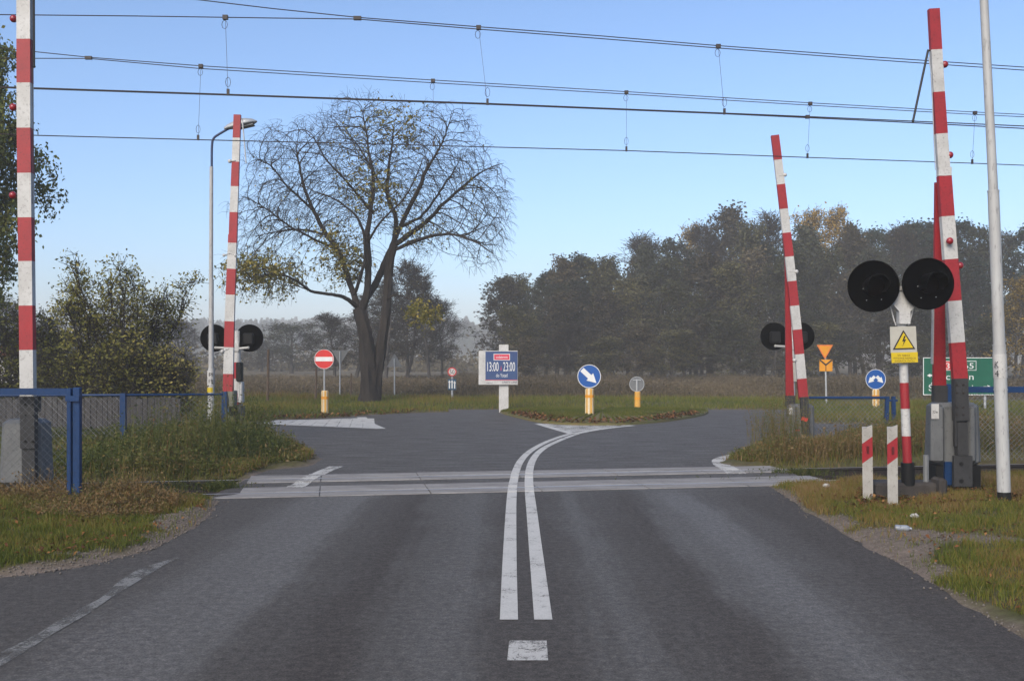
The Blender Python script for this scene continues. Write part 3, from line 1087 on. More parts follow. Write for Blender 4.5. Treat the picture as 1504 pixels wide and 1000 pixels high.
# ------------------------------------------------------------------ flashing light signals
def disc_head(mb_disc, c, r, yaw=0.0):
    R = Matrix.Rotation(yaw, 3, 'Z')
    mb_disc.disc(c, r, .025, 48, 0, 0, R)
    mb_disc.disc((c[0], c[1] - .016, c[2]), r - .004, .012, 48, 0, r - .02, R)


# near right signal faces the camera
d = 12.5
u = d / F
base = W(1334, 0, d); base.z = 0
t = thing('crossing_signal', base, 'unlit twin light signal with yellow high voltage sign on banded post', 'signal', 'railway crossing light signals')
tilt = lambda y: px_path([(1321, 400), (1327, 535), (1334, 710)], y)
mb = MB()
bounds = [440, 562, 600, 640, 679, 712]
cols = [1, 0, 1, 0, 2]
for a, b_, c in zip(bounds[:-1], bounds[1:], cols):
    r0 = .052 if c != 2 else .075
    mb.tube([W(tilt(a), a, d), W(tilt(b_), b_, d)], r0 * (1.0 + .002 * (a - 440) / 10), 16, c)
mb.build('post', ['red', 'white', 'black'], t, True)
mb = MB()
a = W(1333, 0, d).x
mb.box((a + .02, d + .15, .12), (100 * u, .42, .30), bev=.03)
mb.box((W(1378, 0, d).x, d - .02, .16), (12 * u, .30, .36), bev=.03)
mb.build('foundation_block', 'darkconcrete', t)
mb = MB()
mb.tube([W(1360, 712, d + .1), W(1360, 668, d + .1)], .035, 8)
mb.build('cable_duct', 'greyback', t)
for (cx, cy), yaw in (((1283, 420.5), -.10), ((1363, 417), .06)):
    c = W(cx, cy, d - .16)
    mb = MB()
    disc_head(mb, c, 37.5 * u)
    hd = mb.build('backplate', 'disc', t)
    mb = MB()
    # visor: open half tube that hangs over the lens, its rim flaring forward
    n = 20
    R = Matrix.Rotation(yaw, 3, 'Z')
    vs, fs = [], []
    r0 = .125
    for y, rr in ((-.012, r0), (-.27, r0 * 1.05)):
        for rad in (rr, rr - .006):
            for k in range(n + 1):
                th = math.radians(-35 + 250 * k / n)
                cut = .0 if y > -.1 else .16 * max(0, -math.sin(th))
                vs.append(Vector(c) + R @ Vector((rad * math.cos(th), y + cut, rad * math.sin(th) + .0)))
    m_ = n + 1
    for k in range(n):
        fs += [(k, k + 1, 2 * m_ + k + 1, 2 * m_ + k), (m_ + k + 1, m_ + k, 3 * m_ + k, 3 * m_ + k + 1), (2 * m_ + k, 2 * m_ + k + 1, 3 * m_ + k + 1, 3 * m_ + k)]
    mb.add(vs, fs)
    mb.build('visor', 'hood', hd, True)
    mb = MB()
    mb.disc((c.x, c.y - .02, c.z), .118, .02, 32)
    mb.build('lens', 'lens', hd)
    for dx, dz in ((-.09, -.17), (.09, -.16), (-.13, -.03)):
        mb = MB()
        mb.disc((c.x + dx, c.y - .016, c.z + dz), .006, .01, 6)
        mb.build('rivet', 'galv', hd)
mb = MB()
a = W(1324.5, 0, d).x
mb.plate([(W(1308, 0, d).x, W(0, 448, d).z), (W(1317, 0, d).x, W(0, 458, d).z), (W(1317, 0, d).x, W(0, 476, d).z), (W(1333, 0, d).x, W(0, 476, d).z), (W(1333, 0, d).x, W(0, 458, d).z), (W(1343, 0, d).x, W(0, 448, d).z), (W(1337, 0, d).x, W(0, 438, d).z), (W(1331, 0, d).x, W(0, 430, d).z), (W(1318, 0, d).x, W(0, 430, d).z), (W(1313, 0, d).x, W(0, 438, d).z)], d - .04, .10)
mb.bar(W(1283, 425, d - .06), W(1363, 422, d - .06), .05, .05)
mb.tube([W(1323, 432, d - .04), W(1323, 424, d - .04)], .02, 10)
for sx_ in (1316, 1334):
    mb.tube([W(sx_, 478, d - .04), W(sx_ + (3 if sx_ > 1325 else -3), 470, d - .04), W(sx_ + (8 if sx_ > 1325 else -8), 450, d - .03)], .008, 6)
mb.build('bracket', 'white', t)
yp = d - .10
mb = MB()
q = [W(1308, 518, yp), W(1347, 518, yp), W(1345, 479, yp), W(1307, 480, yp)]
mb.plate([(p.x, p.z) for p in q], yp, .006)
pl = mb.build('hazard_sign_plate', 'hvwhite', t)
mb = MB()
tr_ = [W(1311, 513.5, yp), W(1344, 512.5, yp), W(1326.5, 484.5, yp)]
cx_ = sum((p.x for p in tr_)) / 3; cz_ = sum((p.z for p in tr_)) / 3
mb.plate([(p.x, p.z) for p in tr_], yp - .006, .004, 1)
mb.plate([(cx_ + (p.x - cx_) * .80, cz_ + (p.z - cz_) * .80) for p in tr_], yp - .010, .004, 0)
bolt = [(1327.5, 493), (1324.5, 501.5), (1327.3, 501), (1324.8, 508.5), (1330.3, 498.2), (1327.4, 498.8), (1329.5, 493.5)]
mb.plate([(W(x, y, yp).x, W(x, y, yp).z) for x, y in bolt], yp - .014, .004, 1)
mb.build('warning_triangle', ['hvyellow', 'sblack'], pl)
mb = MB()
q = [W(1309.5, 533, yp), W(1348, 532, yp), W(1347.5, 517, yp), W(1308.5, 518, yp)]
mb.plate([(p.x, p.z) for p in q], yp - .004, .006)
y2 = yp - .0085
for txt, x0, x1, yb in (('W SIECI', 1318, 1336, 523.2), ('WYSOKIE NAPIĘCIE', 1312, 1345, 527.3), ('ZAGRAŻA ŻYCIU', 1314, 1343, 531.4)):
    a, b_ = W(x0, yb, y2), W(x1, yb, y2)
    mb.text(txt, a.x, b_.x, a.z, .021, y2, 1)
mb.build('text_plate', ['hvyellow', 'sblack'], pl)


def far_signal(cols_px, cy, post_x, d, label, bands, ytop, rear=1):
    u = d / F
    base = W(post_x, 0, d); base.z = 0
    t = thing('crossing_signal', base, label, 'signal', 'railway crossing light signals')
    mb = MB()
    for a, b_, c in bands:
        mb.tube([W(post_x, a, d), W(post_x, b_, d)], .075, 14, c)
    mb.build('post', ['red', 'white', 'black'], t, True)
    for cx in cols_px:
        c = W(cx, cy, d - .02)
        mb = MB()
        mb.disc(c, 20.2 * u, .03, 44)
        hd = mb.build('backplate', 'disc', t)
        mb = MB()
        mb.box((c.x, c.y - .09, c.z - .02), (.24, .15, .27), bev=.03)
        mb.build('lamp_case', 'black', hd)
        mb = MB()
        sgn = 1 if cx > post_x else -1
        p1 = W(cx - sgn * 2, cy + 14, d - .10)
        mb.tube([W(post_x + sgn * 2, cy + 15.5, d - .06), p1], .028, 8)
        mb.ball(p1, .035, 0, 8)
        mb.build('arm', 'white', hd, True)
    mb = MB()
    c = W(post_x, cy + 13, d)
    mb.box((c.x, c.y - .02, c.z), (.13, .15, .22), bev=.015)
    mb.build('junction_box', 'white', t)
    return t, u


t, u = far_signal((314.5, 366.5), 496.5, 348.5, 23.3, 'black twin light signal seen from behind beyond the lamp post', [(486, 532, 1), (532, 556, 0), (556, 577, 1), (577, 596, 0), (596, 642, 1)], 480)
d = 23.3
mb = MB()
c = W(352, 546, d - .1)
mb.box((c.x, c.y, c.z), (8 * u, .2, 28 * u), bev=.02)
mb.build('relay_box', 'black', t)
mb = MB()
c = W(354, 576, d - .05)
mb.box((c.x, c.y, c.z), (7 * u, .2, 31 * u), bev=.02)
mb.build('cabinet', 'white', t)
t, u = far_signal((1137, 1176), 494, 1163, 23.6, 'black twin light signal seen from behind at the right far verge', [(480, 530, 1), (530, 560, 0), (560, 590, 1), (590, 640, 0)], 480)
mb = MB()
c = W(1163, 546, 23.6)
mb.box((c.x, c.y - .1, c.z), (18 * u, .03, 28 * u))
mb.build('notice_plate', 'hvwhite', t)
mb = MB()
c = W(1119, 494, 23.6)
mb.tube([W(1126, 494, 23.6), c], .02, 6); mb.ball(c, .035, 0, 8)
mb.build('stub', 'black', t, True)

# ------------------------------------------------------------------ guide posts
for (xt, yt), (xb, yb), d, lab in (((1273.5, 627), (1275, 742), 12.45, 'white guide post with red slanted band, left one of the leaning pair'), ((1310.5, 627), (1311.5, 750), 12.02, 'white guide post with red slanted band, nearer one in front of concrete block')):
    u = d / F
    base = W(xb, 0, d); base.z = 0
    t = thing('guide_post', base, lab, 'guide post', 'guide posts on the verge')
    hw = 7.6 * u
    ztop, zb0 = W(0, yt, d).z, -.05
    xtop = W(xt, 0, d).x
    xa = lambda z: base.x + (xtop - base.x) * (z / ztop)
    sl_ = .09
    mb = MB()
    levels = [(zb0, 0), (ztop - .40, 1), (ztop - .16, 2), (ztop, 3)]
    # body with triangular section: broad front, narrow back
    vs, fs, ms = [], [], []
    for z, k in levels:
        x = xa(z)
        s_ = sl_ if k in (1, 2) else (.055 if k == 3 else 0)
        vs += [(x - hw, d, z - s_ / 2), (x + hw, d, z + s_ / 2), (x + hw * .5, d + .09, z), (x - hw * .5, d + .09, z)]
    for k in range(3):
        o = 4 * k
        for i, j in ((0, 1), (1, 2), (2, 3), (3, 0)):
            fs.append((o + i, o + j, o + 4 + j, o + 4 + i))
            ms.append(0 if k != 1 else 1)
    fs.append((12, 13, 14, 15)); ms.append(0)
    for f_, m_ in zip(fs, ms):
        pass
    o = len(mb.v)
    mb.v += vs; mb.f += fs; mb.m += ms
    mb.build('post', [M('guide_post_plastic', (0.33, 0.315, 0.29), .6, (0.23, 0.215, 0.195), 4, fine=30), 'red'], t)
    mb = MB()
    z = ztop - .28
    mb.box((xa(z) + .004, d - .004, z + .003), (.028, .008, .09))
    mb.build('reflector', M('reflector_dark', (.10, .012, .014), .3), t)


# ------------------------------------------------------------------ lamp posts
def tag_text(mb, lines, px0, px1, ys, h, d, mi):
    for tx, yb in zip(lines, ys):
        a, b_ = W(px0, yb, d), W(px1, yb, d)
        mb.text(tx, a.x, b_.x, a.z, h, d, mi)


d = 11.9
u = d / F
base = W(1475.5, 0, d); base.z = 0
t = thing('street_lamp', base, 'tall white steel mast with black foot at the right verge edge', 'street lamp', 'street lamps')
P_ = lambda y: px_path([(1443, -60), (1453, 120), (1459, 282), (1467.5, 505), (1475.5, 752)], y)
mb = MB()
for a, b_, ra, rb, c in ((-330, 281, 5.0, 6.6, 0), (281, 507, 7.9, 8.3, 0), (507, 722, 9.0, 9.4, 0), (722, 760, 9.5, 9.5, 1)):
    xa_ = P_(a) if a > -60 else 1443 - (-60 - a) * .052
    mb.tube([W(xa_, a, d), W(P_(b_), b_, d)], [ra * u, rb * u], 20, c)
for y, r in ((281, 8.3), (507, 9.4), (572, 9.6)):
    mb.tube([W(P_(y), y - 1.2, d), W(P_(y), y + 1.2, d)], r * u, 20, 0)
mb.build('pole', ['wpole', 'black'], t, True)
mb = MB()
x0 = W(1458, 0, d - .09).x
for k in range(9):
    pass
mb.tube([W(P_(520) + .1, 520, d), W(P_(555) + .1, 555, d)], 9.6 * u, 20, 0)
tag_text(mb, ['K', '4'], 1461.0, 1467.0, [540, 553], .075, d - 9.9 * u, 1)
mb.build('number_plate', ['white', 'sblack'], t, True)
mb = MB()
pts = [W(1427, -330, d), W(1424, -400, d), W(1414, -440, d), W(1380, -470, d)]
mb.tube(smooth_line(np.array([list(p) for p in pts])), .028, 10)
arm = mb.build('lamp_arm', 'darkblue', t, True)
mb = MB()
c = W(1350, -484, d)
mb.ball(c, .30, 0, 16, (1, .45, .28))
mb.build('lamp_head', 'galv', arm, True)

d = 22.0
u = d / F
base = W(309, 0, d); base.z = 0
t = thing('street_lamp', base, 'slim white street lamp with dark bent arm beside the olive barrier base', 'street lamp', 'street lamps')
mb = MB()
for a, b_, r, c in ((245, 410, 2.6, 0), (410, 541, 3.4, 0), (541, 690, 4.8, 0)):
    mb.tube([W(310.5, a, d), W(309.5 if b_ > 600 else 310, b_, d)], [r * u, (r + .35) * u], 16, c)
mb.build('pole', 'wpole', t, True)
mb = MB()
pts = [W(311, 247, d), W(311, 214, d), W(313, 203, d), W(322, 197, d), W(338, 188, d)]
mb.tube(smooth_line(np.array([list(p) for p in pts])), 1.7 * u, 12)
arm = mb.build('lamp_arm', 'darkblue', t, True)
mb = MB()
R = Matrix.Rotation(math.radians(-13), 3, 'Y')
c = W(353, 184.5, d)
n = 20
vs, fs = [], []
prof = [(1.3 * a_, b_ * 1.3, c_ * 1.35) for a_, b_, c_ in [(-.27, .03, .03), (-.20, .07, .06), (-.05, .115, .095), (.10, .125, .095), (.22, .09, .06), (.285, .02, .015)]]
for x, wy, hz_ in prof:
    for k in range(n):
        th = 2 * math.pi * k / n
        z = math.sin(th) * (hz_ if math.sin(th) > 0 else hz_ * .35)
        vs.append(c + R @ Vector((x, math.cos(th) * wy, z)))
for i in range(len(prof) - 1):
    for k in range(n):
        fs.append((i * n + k, i * n + (k + 1) % n, (i + 1) * n + (k + 1) % n, (i + 1) * n + k))
fs += [tuple(range(n)), tuple(reversed(range((len(prof) - 1) * n, len(prof) * n)))]
mb.add(vs, fs)
hd = mb.build('lamp_head', 'galv', arm, True)
mb = MB()
mb.box(c + R @ Vector((.08, 0, -.052)), (.42, .2, .035), 0, 0, 1, R, .01)
mb.build('diffuser', 'greyback', hd)
mb = MB()
mb.tube([W(309.8, 544, d), W(309.8, 566, d)], 5.3 * u, 16, 0)
tag_text(mb, ['PI', '19'], 306.5, 313, [553, 562.5], .085, d - 5.6 * u, 1)
mb.build('number_plate', ['white', 'sblack'], t, True)
mb = MB()
mb.tube([W(309.8, 569, d), W(309.8, 576, d)], 5.2 * u, 16, 0)
mb.build('sticker', 'hvyellow', t, True)


# ------------------------------------------------------------------ traffic signs
def bollard_part(t, px, ytop, ybot, d, hw, ribs=True):
    u = d / F
    x = W(px, 0, d).x
    zt, zb = W(0, ytop, d).z, W(0, ybot, d).z - .08
    mb = MB()
    n = 24
    vs, fs, ms = [], [], []
    hs = [zb, zt - .26, zt - .26, zt - .18, zt - .18, zt - .03, zt]
    rs = [hw * 1.04, hw, hw * 1.03, hw * 1.03, hw, hw, hw * .8]
    for z, r in zip(hs, rs):
        for k in range(n):
            th = 2 * math.pi * k / n
            rr = r * (1 + (.035 if k % 4 < 2 else -.035))
            vs.append((x + rr * math.cos(th), d + rr * math.sin(th), z))
    for i in range(len(hs) - 1):
        for k in range(n):
            j = (k + 1) % n
            fs.append((i * n + k, i * n + j, (i + 1) * n + j, (i + 1) * n + k))
            ms.append(2 if 1 <= i <= 3 else (1 if (k % 4 < 2 and ribs) else 0))
    fs.append(tuple(range((len(hs) - 1) * n, len(hs) * n))); ms.append(1)
    mb.v += vs; mb.f += fs; mb.m += ms
    return mb.build('bollard', ['bollard', 'bollardstripe', 'signyellow'], t)


def arrow(mb, c, ang, L, y, mi=0, wsh=.22, hd=.5):
    """block arrow centred at c=(x,z), pointing along ang"""
    ca, sa = math.cos(ang), math.sin(ang)
    o = [(-L / 2, -L * wsh / 2), (L * .5 - L * hd, -L * wsh / 2), (L * .5 - L * hd * 1.0, -L * hd * .55), (L / 2, 0), (L * .5 - L * hd * 1.0, L * hd * .55), (L * .5 - L * hd, L * wsh / 2), (-L / 2, L * wsh / 2)]
    mb.plate([(c[0] + a * ca - b_ * sa, c[1] + a * sa + b_ * ca) for a, b_ in o], y, .004, mi)


# blue keep right arrow
d = 29.3
u = d / F
c = W(865.3, 552.5, d)
t = thing('bollard_sign', (c.x, d, .15), 'round blue sign with white diagonal arrow on ribbed yellow bollard', 'road sign', 'signs on yellow bollards')
bollard_part(t, 866, 570.5, 607, d, 6.3 * u)
mb = MB()
mb.disc(c, 17.2 * u, .02, 48, 0)
mb.disc((c.x, d - .012, c.z), 17.2 * u, .008, 48, 1, 16.3 * u)
sg = mb.build('sign_plate', ['signblue', 'signwhite'], t)
mb = MB()
arrow(mb, (c.x + .0, c.z), math.radians(-43), 29 * u, d - .016, 0, .24, .46)
mb.build('arrow', 'signwhite', sg)

# blue sign with two arrows
d = 33
u = d / F
c = W(1286, 557, d)
t = thing('bollard_sign', (c.x, d, .08), 'round blue sign with two splayed white arrows on yellow bollard', 'road sign', 'signs on yellow bollards')
bollard_part(t, 1286.5, 572, 608, d, 5.2 * u)
mb = MB()
mb.disc(c, 14.8 * u, .02, 48, 0)
mb.disc((c.x, d - .012, c.z), 14.8 * u, .008, 48, 1, 14.1 * u)
sg = mb.build('sign_plate', ['signblue', 'signwhite'], t)
for s_ in (-1, 1):
    mb = MB()
    arrow(mb, (c.x + s_ * 6.2 * u, c.z - 0.5 * u), math.radians(-45 if s_ > 0 else -135), 13.5 * u, d - .016, 0, .34, .6)
    mb.build('arrow', 'signwhite', sg)

# grey sign back on bollard
d = 33.4
u = d / F
c = W(935.3, 564, d)
t = thing('bollard_sign', (c.x, d, .15), 'grey back of a round sign on small yellow bollard on island', 'road sign', 'signs on yellow bollards')
bollard_part(t, 936.5, 575, 598, d, 4.3 * u, False)
mb = MB()
mb.disc(c, 11 * u, .02, 36)
mb.disc((c.x, d - .012, c.z), 11 * u, .01, 36, 1, 10.2 * u)
sg = mb.build('sign_plate', ['greyback', 'galv'], t)
mb = MB()
mb.tube([(c.x, d - .03, c.z - 12 * u), (c.x, d - .03, c.z + 7 * u)], .03, 8)
mb.bar((c.x - 6 * u, d - .03, c.z + 6 * u), (c.x + 6 * u, d - .03, c.z + 6 * u), .03, .03)
mb.build('bracket', 'galv', sg)

# no entry
d = 31.3
u = d / F
c = W(476, 527.3, d)
t = thing('no_entry_sign', (c.x, d, .05), 'round red no entry sign with white bar above a yellow bollard', 'road sign', 'signs on yellow bollards')
bollard_part(t, 477.3, 573.5, 609, d, 5.2 * u)
mb = MB()
mb.disc(c, 14.3 * u, .02, 48, 0)
mb.disc((c.x, d - .012, c.z), 14.3 * u, .008, 48, 1, 13.8 * u)
hw, hh = 12.6 * u, 3.2 * u
mb.plate([(c.x - hw, c.z - hh), (c.x + hw, c.z - hh), (c.x + hw, c.z + hh), (c.x - hw, c.z + hh)], d - .014, .006, 1)
mb.build('sign_plate', ['signred', 'signwhite'], t)
mb = MB()
mb.tube([(c.x, d + .03, c.z + 6 * u), (c.x, d + .03, .05)], .025, 8)
mb.build('post', 'galv', t)

# speed limit and lane sign far off
d = 40
u = d / F
c = W(664, 546, d)
t = thing('speed_limit_sign', (c.x, d, 0), 'small round 50 sign above a blue lane sign beyond the billboard', 'road sign')
mb = MB()
mb.disc(c, 6.6 * u, .03, 32, 1)
mb.disc((c.x, d - .02, c.z), 6.6 * u, .012, 32, 0, 5.0 * u)
mb.text('50', c.x - 3.6 * u, c.x + 3.6 * u, c.z - 3.2 * u, 6.4 * u, d - .03, 2)
mb.build('sign_plate', ['signred', 'signwhite', 'sblack'], t)
mb = MB()
a = W(664, 564.5, d)
hw, hh = 6 * u, 8 * u
mb.plate([(a.x - hw, a.z - hh), (a.x + hw, a.z - hh), (a.x + hw, a.z + hh), (a.x - hw, a.z + hh)], d, .03, 0)
for k, (dx, h) in enumerate(((-3.8, 5), (0, 5.5), (3.8, 4))):
    mb.bar((a.x + dx * u, d - .022, a.z - 6 * u), (a.x + dx * u, d - .022, a.z + h * u), 1.6 * u, .01, 1)
    arrow(mb, (a.x + dx * u, a.z + (h - .5) * u), math.radians(90), 3.8 * u, d - .03, 1, .3, .9)
mb.build('lane_plate', [M('sign_teal', (.01, .06, .12), .5), 'signwhite'], t)
mb = MB()
mb.tube([(c.x, d + .05, c.z), (c.x, d + .05, -.1)], .04, 8)
mb.build('post', 'galv', t)

# yellow yield triangle over junction plate
d = 37
u = d / F
c = W(1211.5, 516, d)
t = thing('yield_sign', (c.x, d, 0), 'yellow inverted triangle sign over square junction plate on thin pole', 'road sign')
mb = MB()
o = [(1199.5, 506.5), (1223.5, 506.5), (1211.5, 527.5)]
mb.plate([(W(x, y, d).x, W(x, y, d).z) for x, y in o[::-1]], d, .02, 0)
o2 = [(1203, 508.6), (1220, 508.6), (1211.5, 523.8)]
mb.plate([(W(x, y, d).x, W(x, y, d).z) for x, y in o2[::-1]], d - .013, .006, 1)
mb.build('sign_plate', [M('sign_orange_rim', (.60, .16, .03), .5), 'signyellow'], t)
mb = MB()
a, b_ = W(1203.5, 545, d), W(1222.5, 528, d)
mb.plate([(a.x, a.z), (b_.x, a.z), (b_.x, b_.z), (a.x, b_.z)], d, .02, 0)
for (x0, y0, x1, y1, w_) in ((1204, 528.5, 1213, 536, 2.2), (1222, 528.5, 1213, 536, 2.2), (1213, 536, 1213, 545, 1.0)):
    mb.bar(W(x0, y0, d - .014), W(x1, y1, d - .014), w_ * u, .006, 1)
mb.build('junction_plate', ['signyellow', 'sblack'], t)
mb = MB()
mb.tube([W(1212, 512, d + .04), W(1214, 604, d + .04)], 1.4 * u, 8)
mb.build('post', 'galv', t)

# green direction sign
d = 31
u = d / F
a, b_ = W(1355.5, 580, d), W(1464, 525, d)
t = thing('direction_sign', ((a.x + b_.x) / 2, d, 0), 'green direction sign with white lettering and arrows behind the barrier', 'direction sign')
mb = MB()
mb.plate([(a.x, a.z), (b_.x, a.z), (b_.x, b_.z), (a.x, b_.z)], d, .03, 0)
e = 1.0 * u
for x0, z0, x1, z1 in ((a.x, a.z, b_.x, a.z + e), (a.x, b_.z - e, b_.x, b_.z), (a.x, a.z + e, a.x + e, b_.z - e), (b_.x - e, a.z + e, b_.x, b_.z - e)):
    mb.plate([(x0, z0), (x1, z0), (x1, z1), (x0, z1)], d - .017, .004, 1)
bd = mb.build('sign_board', ['signgreen', 'signwhite'], t)
y2 = d - .022
mb = MB()


def sgn_text(mb, s, x0, x1, yb, hpx, mi):
    p, q_ = W(x0, yb, d), W(x1, yb, d)
    mb.text(s, p.x, q_.x, p.z, hpx * u, y2, mi)


def rect(mb, x0, y0, x1, y1, yy, mi):
    p, q_ = W(x0, y1, d), W(x1, y0, d)
    mb.plate([(p.x, p.z), (q_.x, p.z), (q_.x, q_.z), (p.x, q_.z)], yy, .004, mi)


rect(mb, 1384, 530, 1398.5, 544, d - .018, 0)
rect(mb, 1384.8, 530.8, 1397.7, 543.2, d - .0225, 1)
rect(mb, 1400.5, 530, 1433.5, 544, d - .018, 0)
rect(mb, 1401.3, 530.8, 1432.7, 543.2, d - .0225, 2)
y2 = d - .027
sgn_text(mb, '3', 1388.6, 1394.2, 541.6, 8.6, 0)
sgn_text(mb, 'E65', 1407, 1429.5, 541.2, 8.2, 0)
y2 = d - .022
sgn_text(mb, 'Szczecin', 1374, 1429.5, 557.5, 9.2, 0)
sgn_text(mb, 'Świnoujście', 1363.5, 1436, 574, 9.2, 0)
mb.build('lettering', ['signwhite', 'signred', 'signgreen'], bd)
mb = MB()
p = W(1366, 551.3, d); arrow(mb, (p.x, p.z), math.pi, 9.5 * u, d - .02, 0, .22, .5)
mb.build('arrow', 'signwhite', bd)
mb = MB()
p = W(1450, 568.5, d); arrow(mb, (p.x, p.z), 0, 12 * u, d - .02, 0, .22, .5)
mb.build('arrow', 'signwhite', bd)
for px in (1372, 1448):
    mb = MB()
    p = W(px, 0, d)
    mb.tube([(p.x, d + .06, b_.z - .05), (p.x, d + .06, -.1)], .04, 10)
    mb.build('post', 'galv', t)

# billboard
d = 33.5
u = d / F
t = thing('billboard', (W(739.5, 0, d).x, d, 0.05), 'blue and white ferry timetable billboard on broad white post at island tip', 'billboard')
mb = MB()
a = W(739.8, 0, d)
mb.box((a.x, d + .12, (W(0, 506, d).z + .0) / 2), (14 * u, .14, W(0, 506, d).z), 0)
mb.build('post', 'white', t)
mb = MB()
a, b_ = W(703, 565, d), W(760.5, 515, d)
cx_, cz_ = (a.x + b_.x) / 2, (a.z + b_.z) / 2
mb.box((cx_, d, cz_), (b_.x - a.x, .09, b_.z - a.z), 0, bev=.008)
bx = mb.build('panel', 'white', t)
d0 = d
d = d0 - .045
mb = MB()
rect(mb, 713, 516.2, 760, 558, d - .002, 0)
rect(mb, 712.4, 557.7, 760, 558.4, d - .003, 2)
rect(mb, 725, 519.6, 749, 529, d - .006, 1)
rect(mb, 725.8, 520.4, 748.2, 528.2, d - .0085, 2)
u = d / F
y2 = d - .012
sgn_text(mb, 'codziennie', 728.5, 745.5, 526, 3.6, 1)
y2 = d - .006
sgn_text(mb, '13:00', 715.8, 732.3, 545, 13.5, 1)
sgn_text(mb, '23:00', 739, 756.4, 545, 13.5, 1)
sgn_text(mb, 'i', 735.3, 736.5, 544, 7, 2)
sgn_text(mb, 'do Ystad', 728.5, 745.3, 553.6, 5.2, 1)
mb.build('poster', ['boardblue', 'signwhite', 'postered'], bx)
mb = MB()
p, q_ = W(737.5, 562.6, d), W(759, 562.6, d)
mb.text('UNITY LINE', p.x, q_.x, p.z, 3.0 * u, d - .004, 0, .25)
lg = M('logo_navy', (.03, .035, .09), .5)
mb.build('lettering', [lg], bx)
mb = MB()
p, q_ = W(714, 563, d), W(723, 563, d)
mb.text('codziennie', p.x, q_.x, p.z, 1.6 * u, d - .004, 0, .3)
mb.build('lettering', [lg], bx)


# grey backs of triangle signs and thin posts in the field
def tri_back(px, cy, hw_px, d, inverted, label):
    u = d / F
    c = W(px, cy, d)
    t = thing('sign_back', (c.x, d, 0), label, 'road sign')
    o = [(-hw_px, -hw_px * .6), (hw_px, -hw_px * .6), (0, hw_px * 1.13)]
    if inverted:
        o = [(0, -hw_px * 1.13), (hw_px, hw_px * .6), (-hw_px, hw_px * .6)]
    mb = MB()
    mb.plate([(c.x + a * u, c.z + b_ * u) for a, b_ in o], d, .02)
    mb.build('sign_plate', 'greyback', t)
    mb = MB()
    mb.tube([(c.x, d - .04, c.z + hw_px * .5 * u), (c.x, d - .04, -.1)], .03, 8)
    mb.build('post', 'galv', t)


tri_back(499.5, 522, 12.5, 44, True, 'grey back of an inverted triangle sign left of the big tree')
tri_back(579.5, 532, 11.5, 45, False, 'grey back of an upright triangle sign right of the big trunk')
for px, yt, yb, d, r, lab in ((393, 513, 600, 38, .05, 'brown wooden post alone in the field left of the no entry sign'), (463.5, 540, 600, 39, .045, 'short dark post standing just behind the no entry sign'), (515, 548, 600, 41, .035, 'thin brown post between no entry sign and big tree')):
    a, b_ = W(px, yt, d), W(px, yb, d)
    mb = MB()
    mb.tube([(a.x, d, -.1), (a.x + .03, d, a.z)], [r * 1.1, r * .9], 8)
    o = mb.build('wooden_post', 'woodpost', None, True)
    tag(o, lab, 'post', 'posts in the field')


# ------------------------------------------------------------------ chain link fences
def chain(mb, x0, x1, z0, z1, y, y_end=None, step=.075, r=.0022):
    y_end = y if y_end is None else y_end
    H = z1 - z0
    yy = lambda x: y + (y_end - y) * (x - x0) / (x1 - x0)
    k = -H
    while k < x1 - x0:
        for sgn in (1, -1):
            a, b_ = x0 + k, x0 + k + H
            za, zb = (z0, z1) if sgn > 0 else (z1, z0)
            sl = (zb - za) / (b_ - a)
            if a < x0:
                za += sl * (x0 - a); a = x0
            if b_ > x1:
                zb += sl * (x1 - b_); b_ = x1
            if b_ - a > .02:
                mb.tube([(a, yy(a) + sgn * .002, za), (b_, yy(b_) + sgn * .002, zb)], r, 3, 0, False)
        k += step


d = 11.95
u = d / F
t = thing('tubular_fence', (W(105, 0, d).x, d, 0), 'nearer blue tubular fence with chain link in front of left barrier', 'fence', 'blue chain link fences')
z1 = W(0, 575, d).z
mb = MB(); mb.bar((-10.5, d, z1), (W(101, 0, d).x, d, z1), .075, .06, 0, None, (0, 1, 0)); mb.build('top_rail', 'blue', t)
for px0, px1, yt in ((99.5, 106, 570), (107, 118, 569)):
    mb = MB()
    a, b_ = W(px0, 0, d).x, W(px1, 0, d).x
    mb.box(((a + b_) / 2, d + .02 * (px0 > 105), W(0, yt, d).z / 2 - .05), (b_ - a, .07, W(0, yt, d).z + .1), 0, bev=.008)
    mb.build('post', 'blue', t)
mb = MB()
c = W(108.5, 585, d)
mb.box((c.x, d - .01, c.z), (20 * u, .08, 8 * u)); mb.build('clamp', 'blue', t)
mb = MB(); chain(mb, -10.5, W(100, 0, d).x, .05, z1, d, None, .085, .0017); mb.build('chain_link', 'chain', t)

d = 19.3
u = d / F
xl, xr = -12.5, W(331, 0, 20.3).x
t = thing('tubular_fence', (W(181, 0, d).x, d, 0), 'low blue post fence sinking into tall weeds left of lamp post', 'fence', 'blue chain link fences')
z1 = W(0, 580, d).z
mb = MB(); mb.tube([(xl, d, z1 - .02), (W(181, 0, d).x, d, z1), (xr, 20.3, W(0, 579, 20.3).z)], .022, 8); mb.build('top_rail', 'blue', t)
for px, yy_ in ((181, 19.3), (40, 19.3), (330, 20.3)):
    mb = MB()
    x = W(px, 0, yy_).x
    mb.box((x, yy_, .5), (8 * u, .08, 1.25)); mb.build('post', 'blue', t)
mb = MB(); chain(mb, xl, W(181, 0, d).x, .05, z1, d + .03, None, .10, .0036); chain(mb, W(181, 0, d).x, xr, .05, z1, d + .03, 20.33, .10, .0036); mb.build('chain_link', 'chain', t)

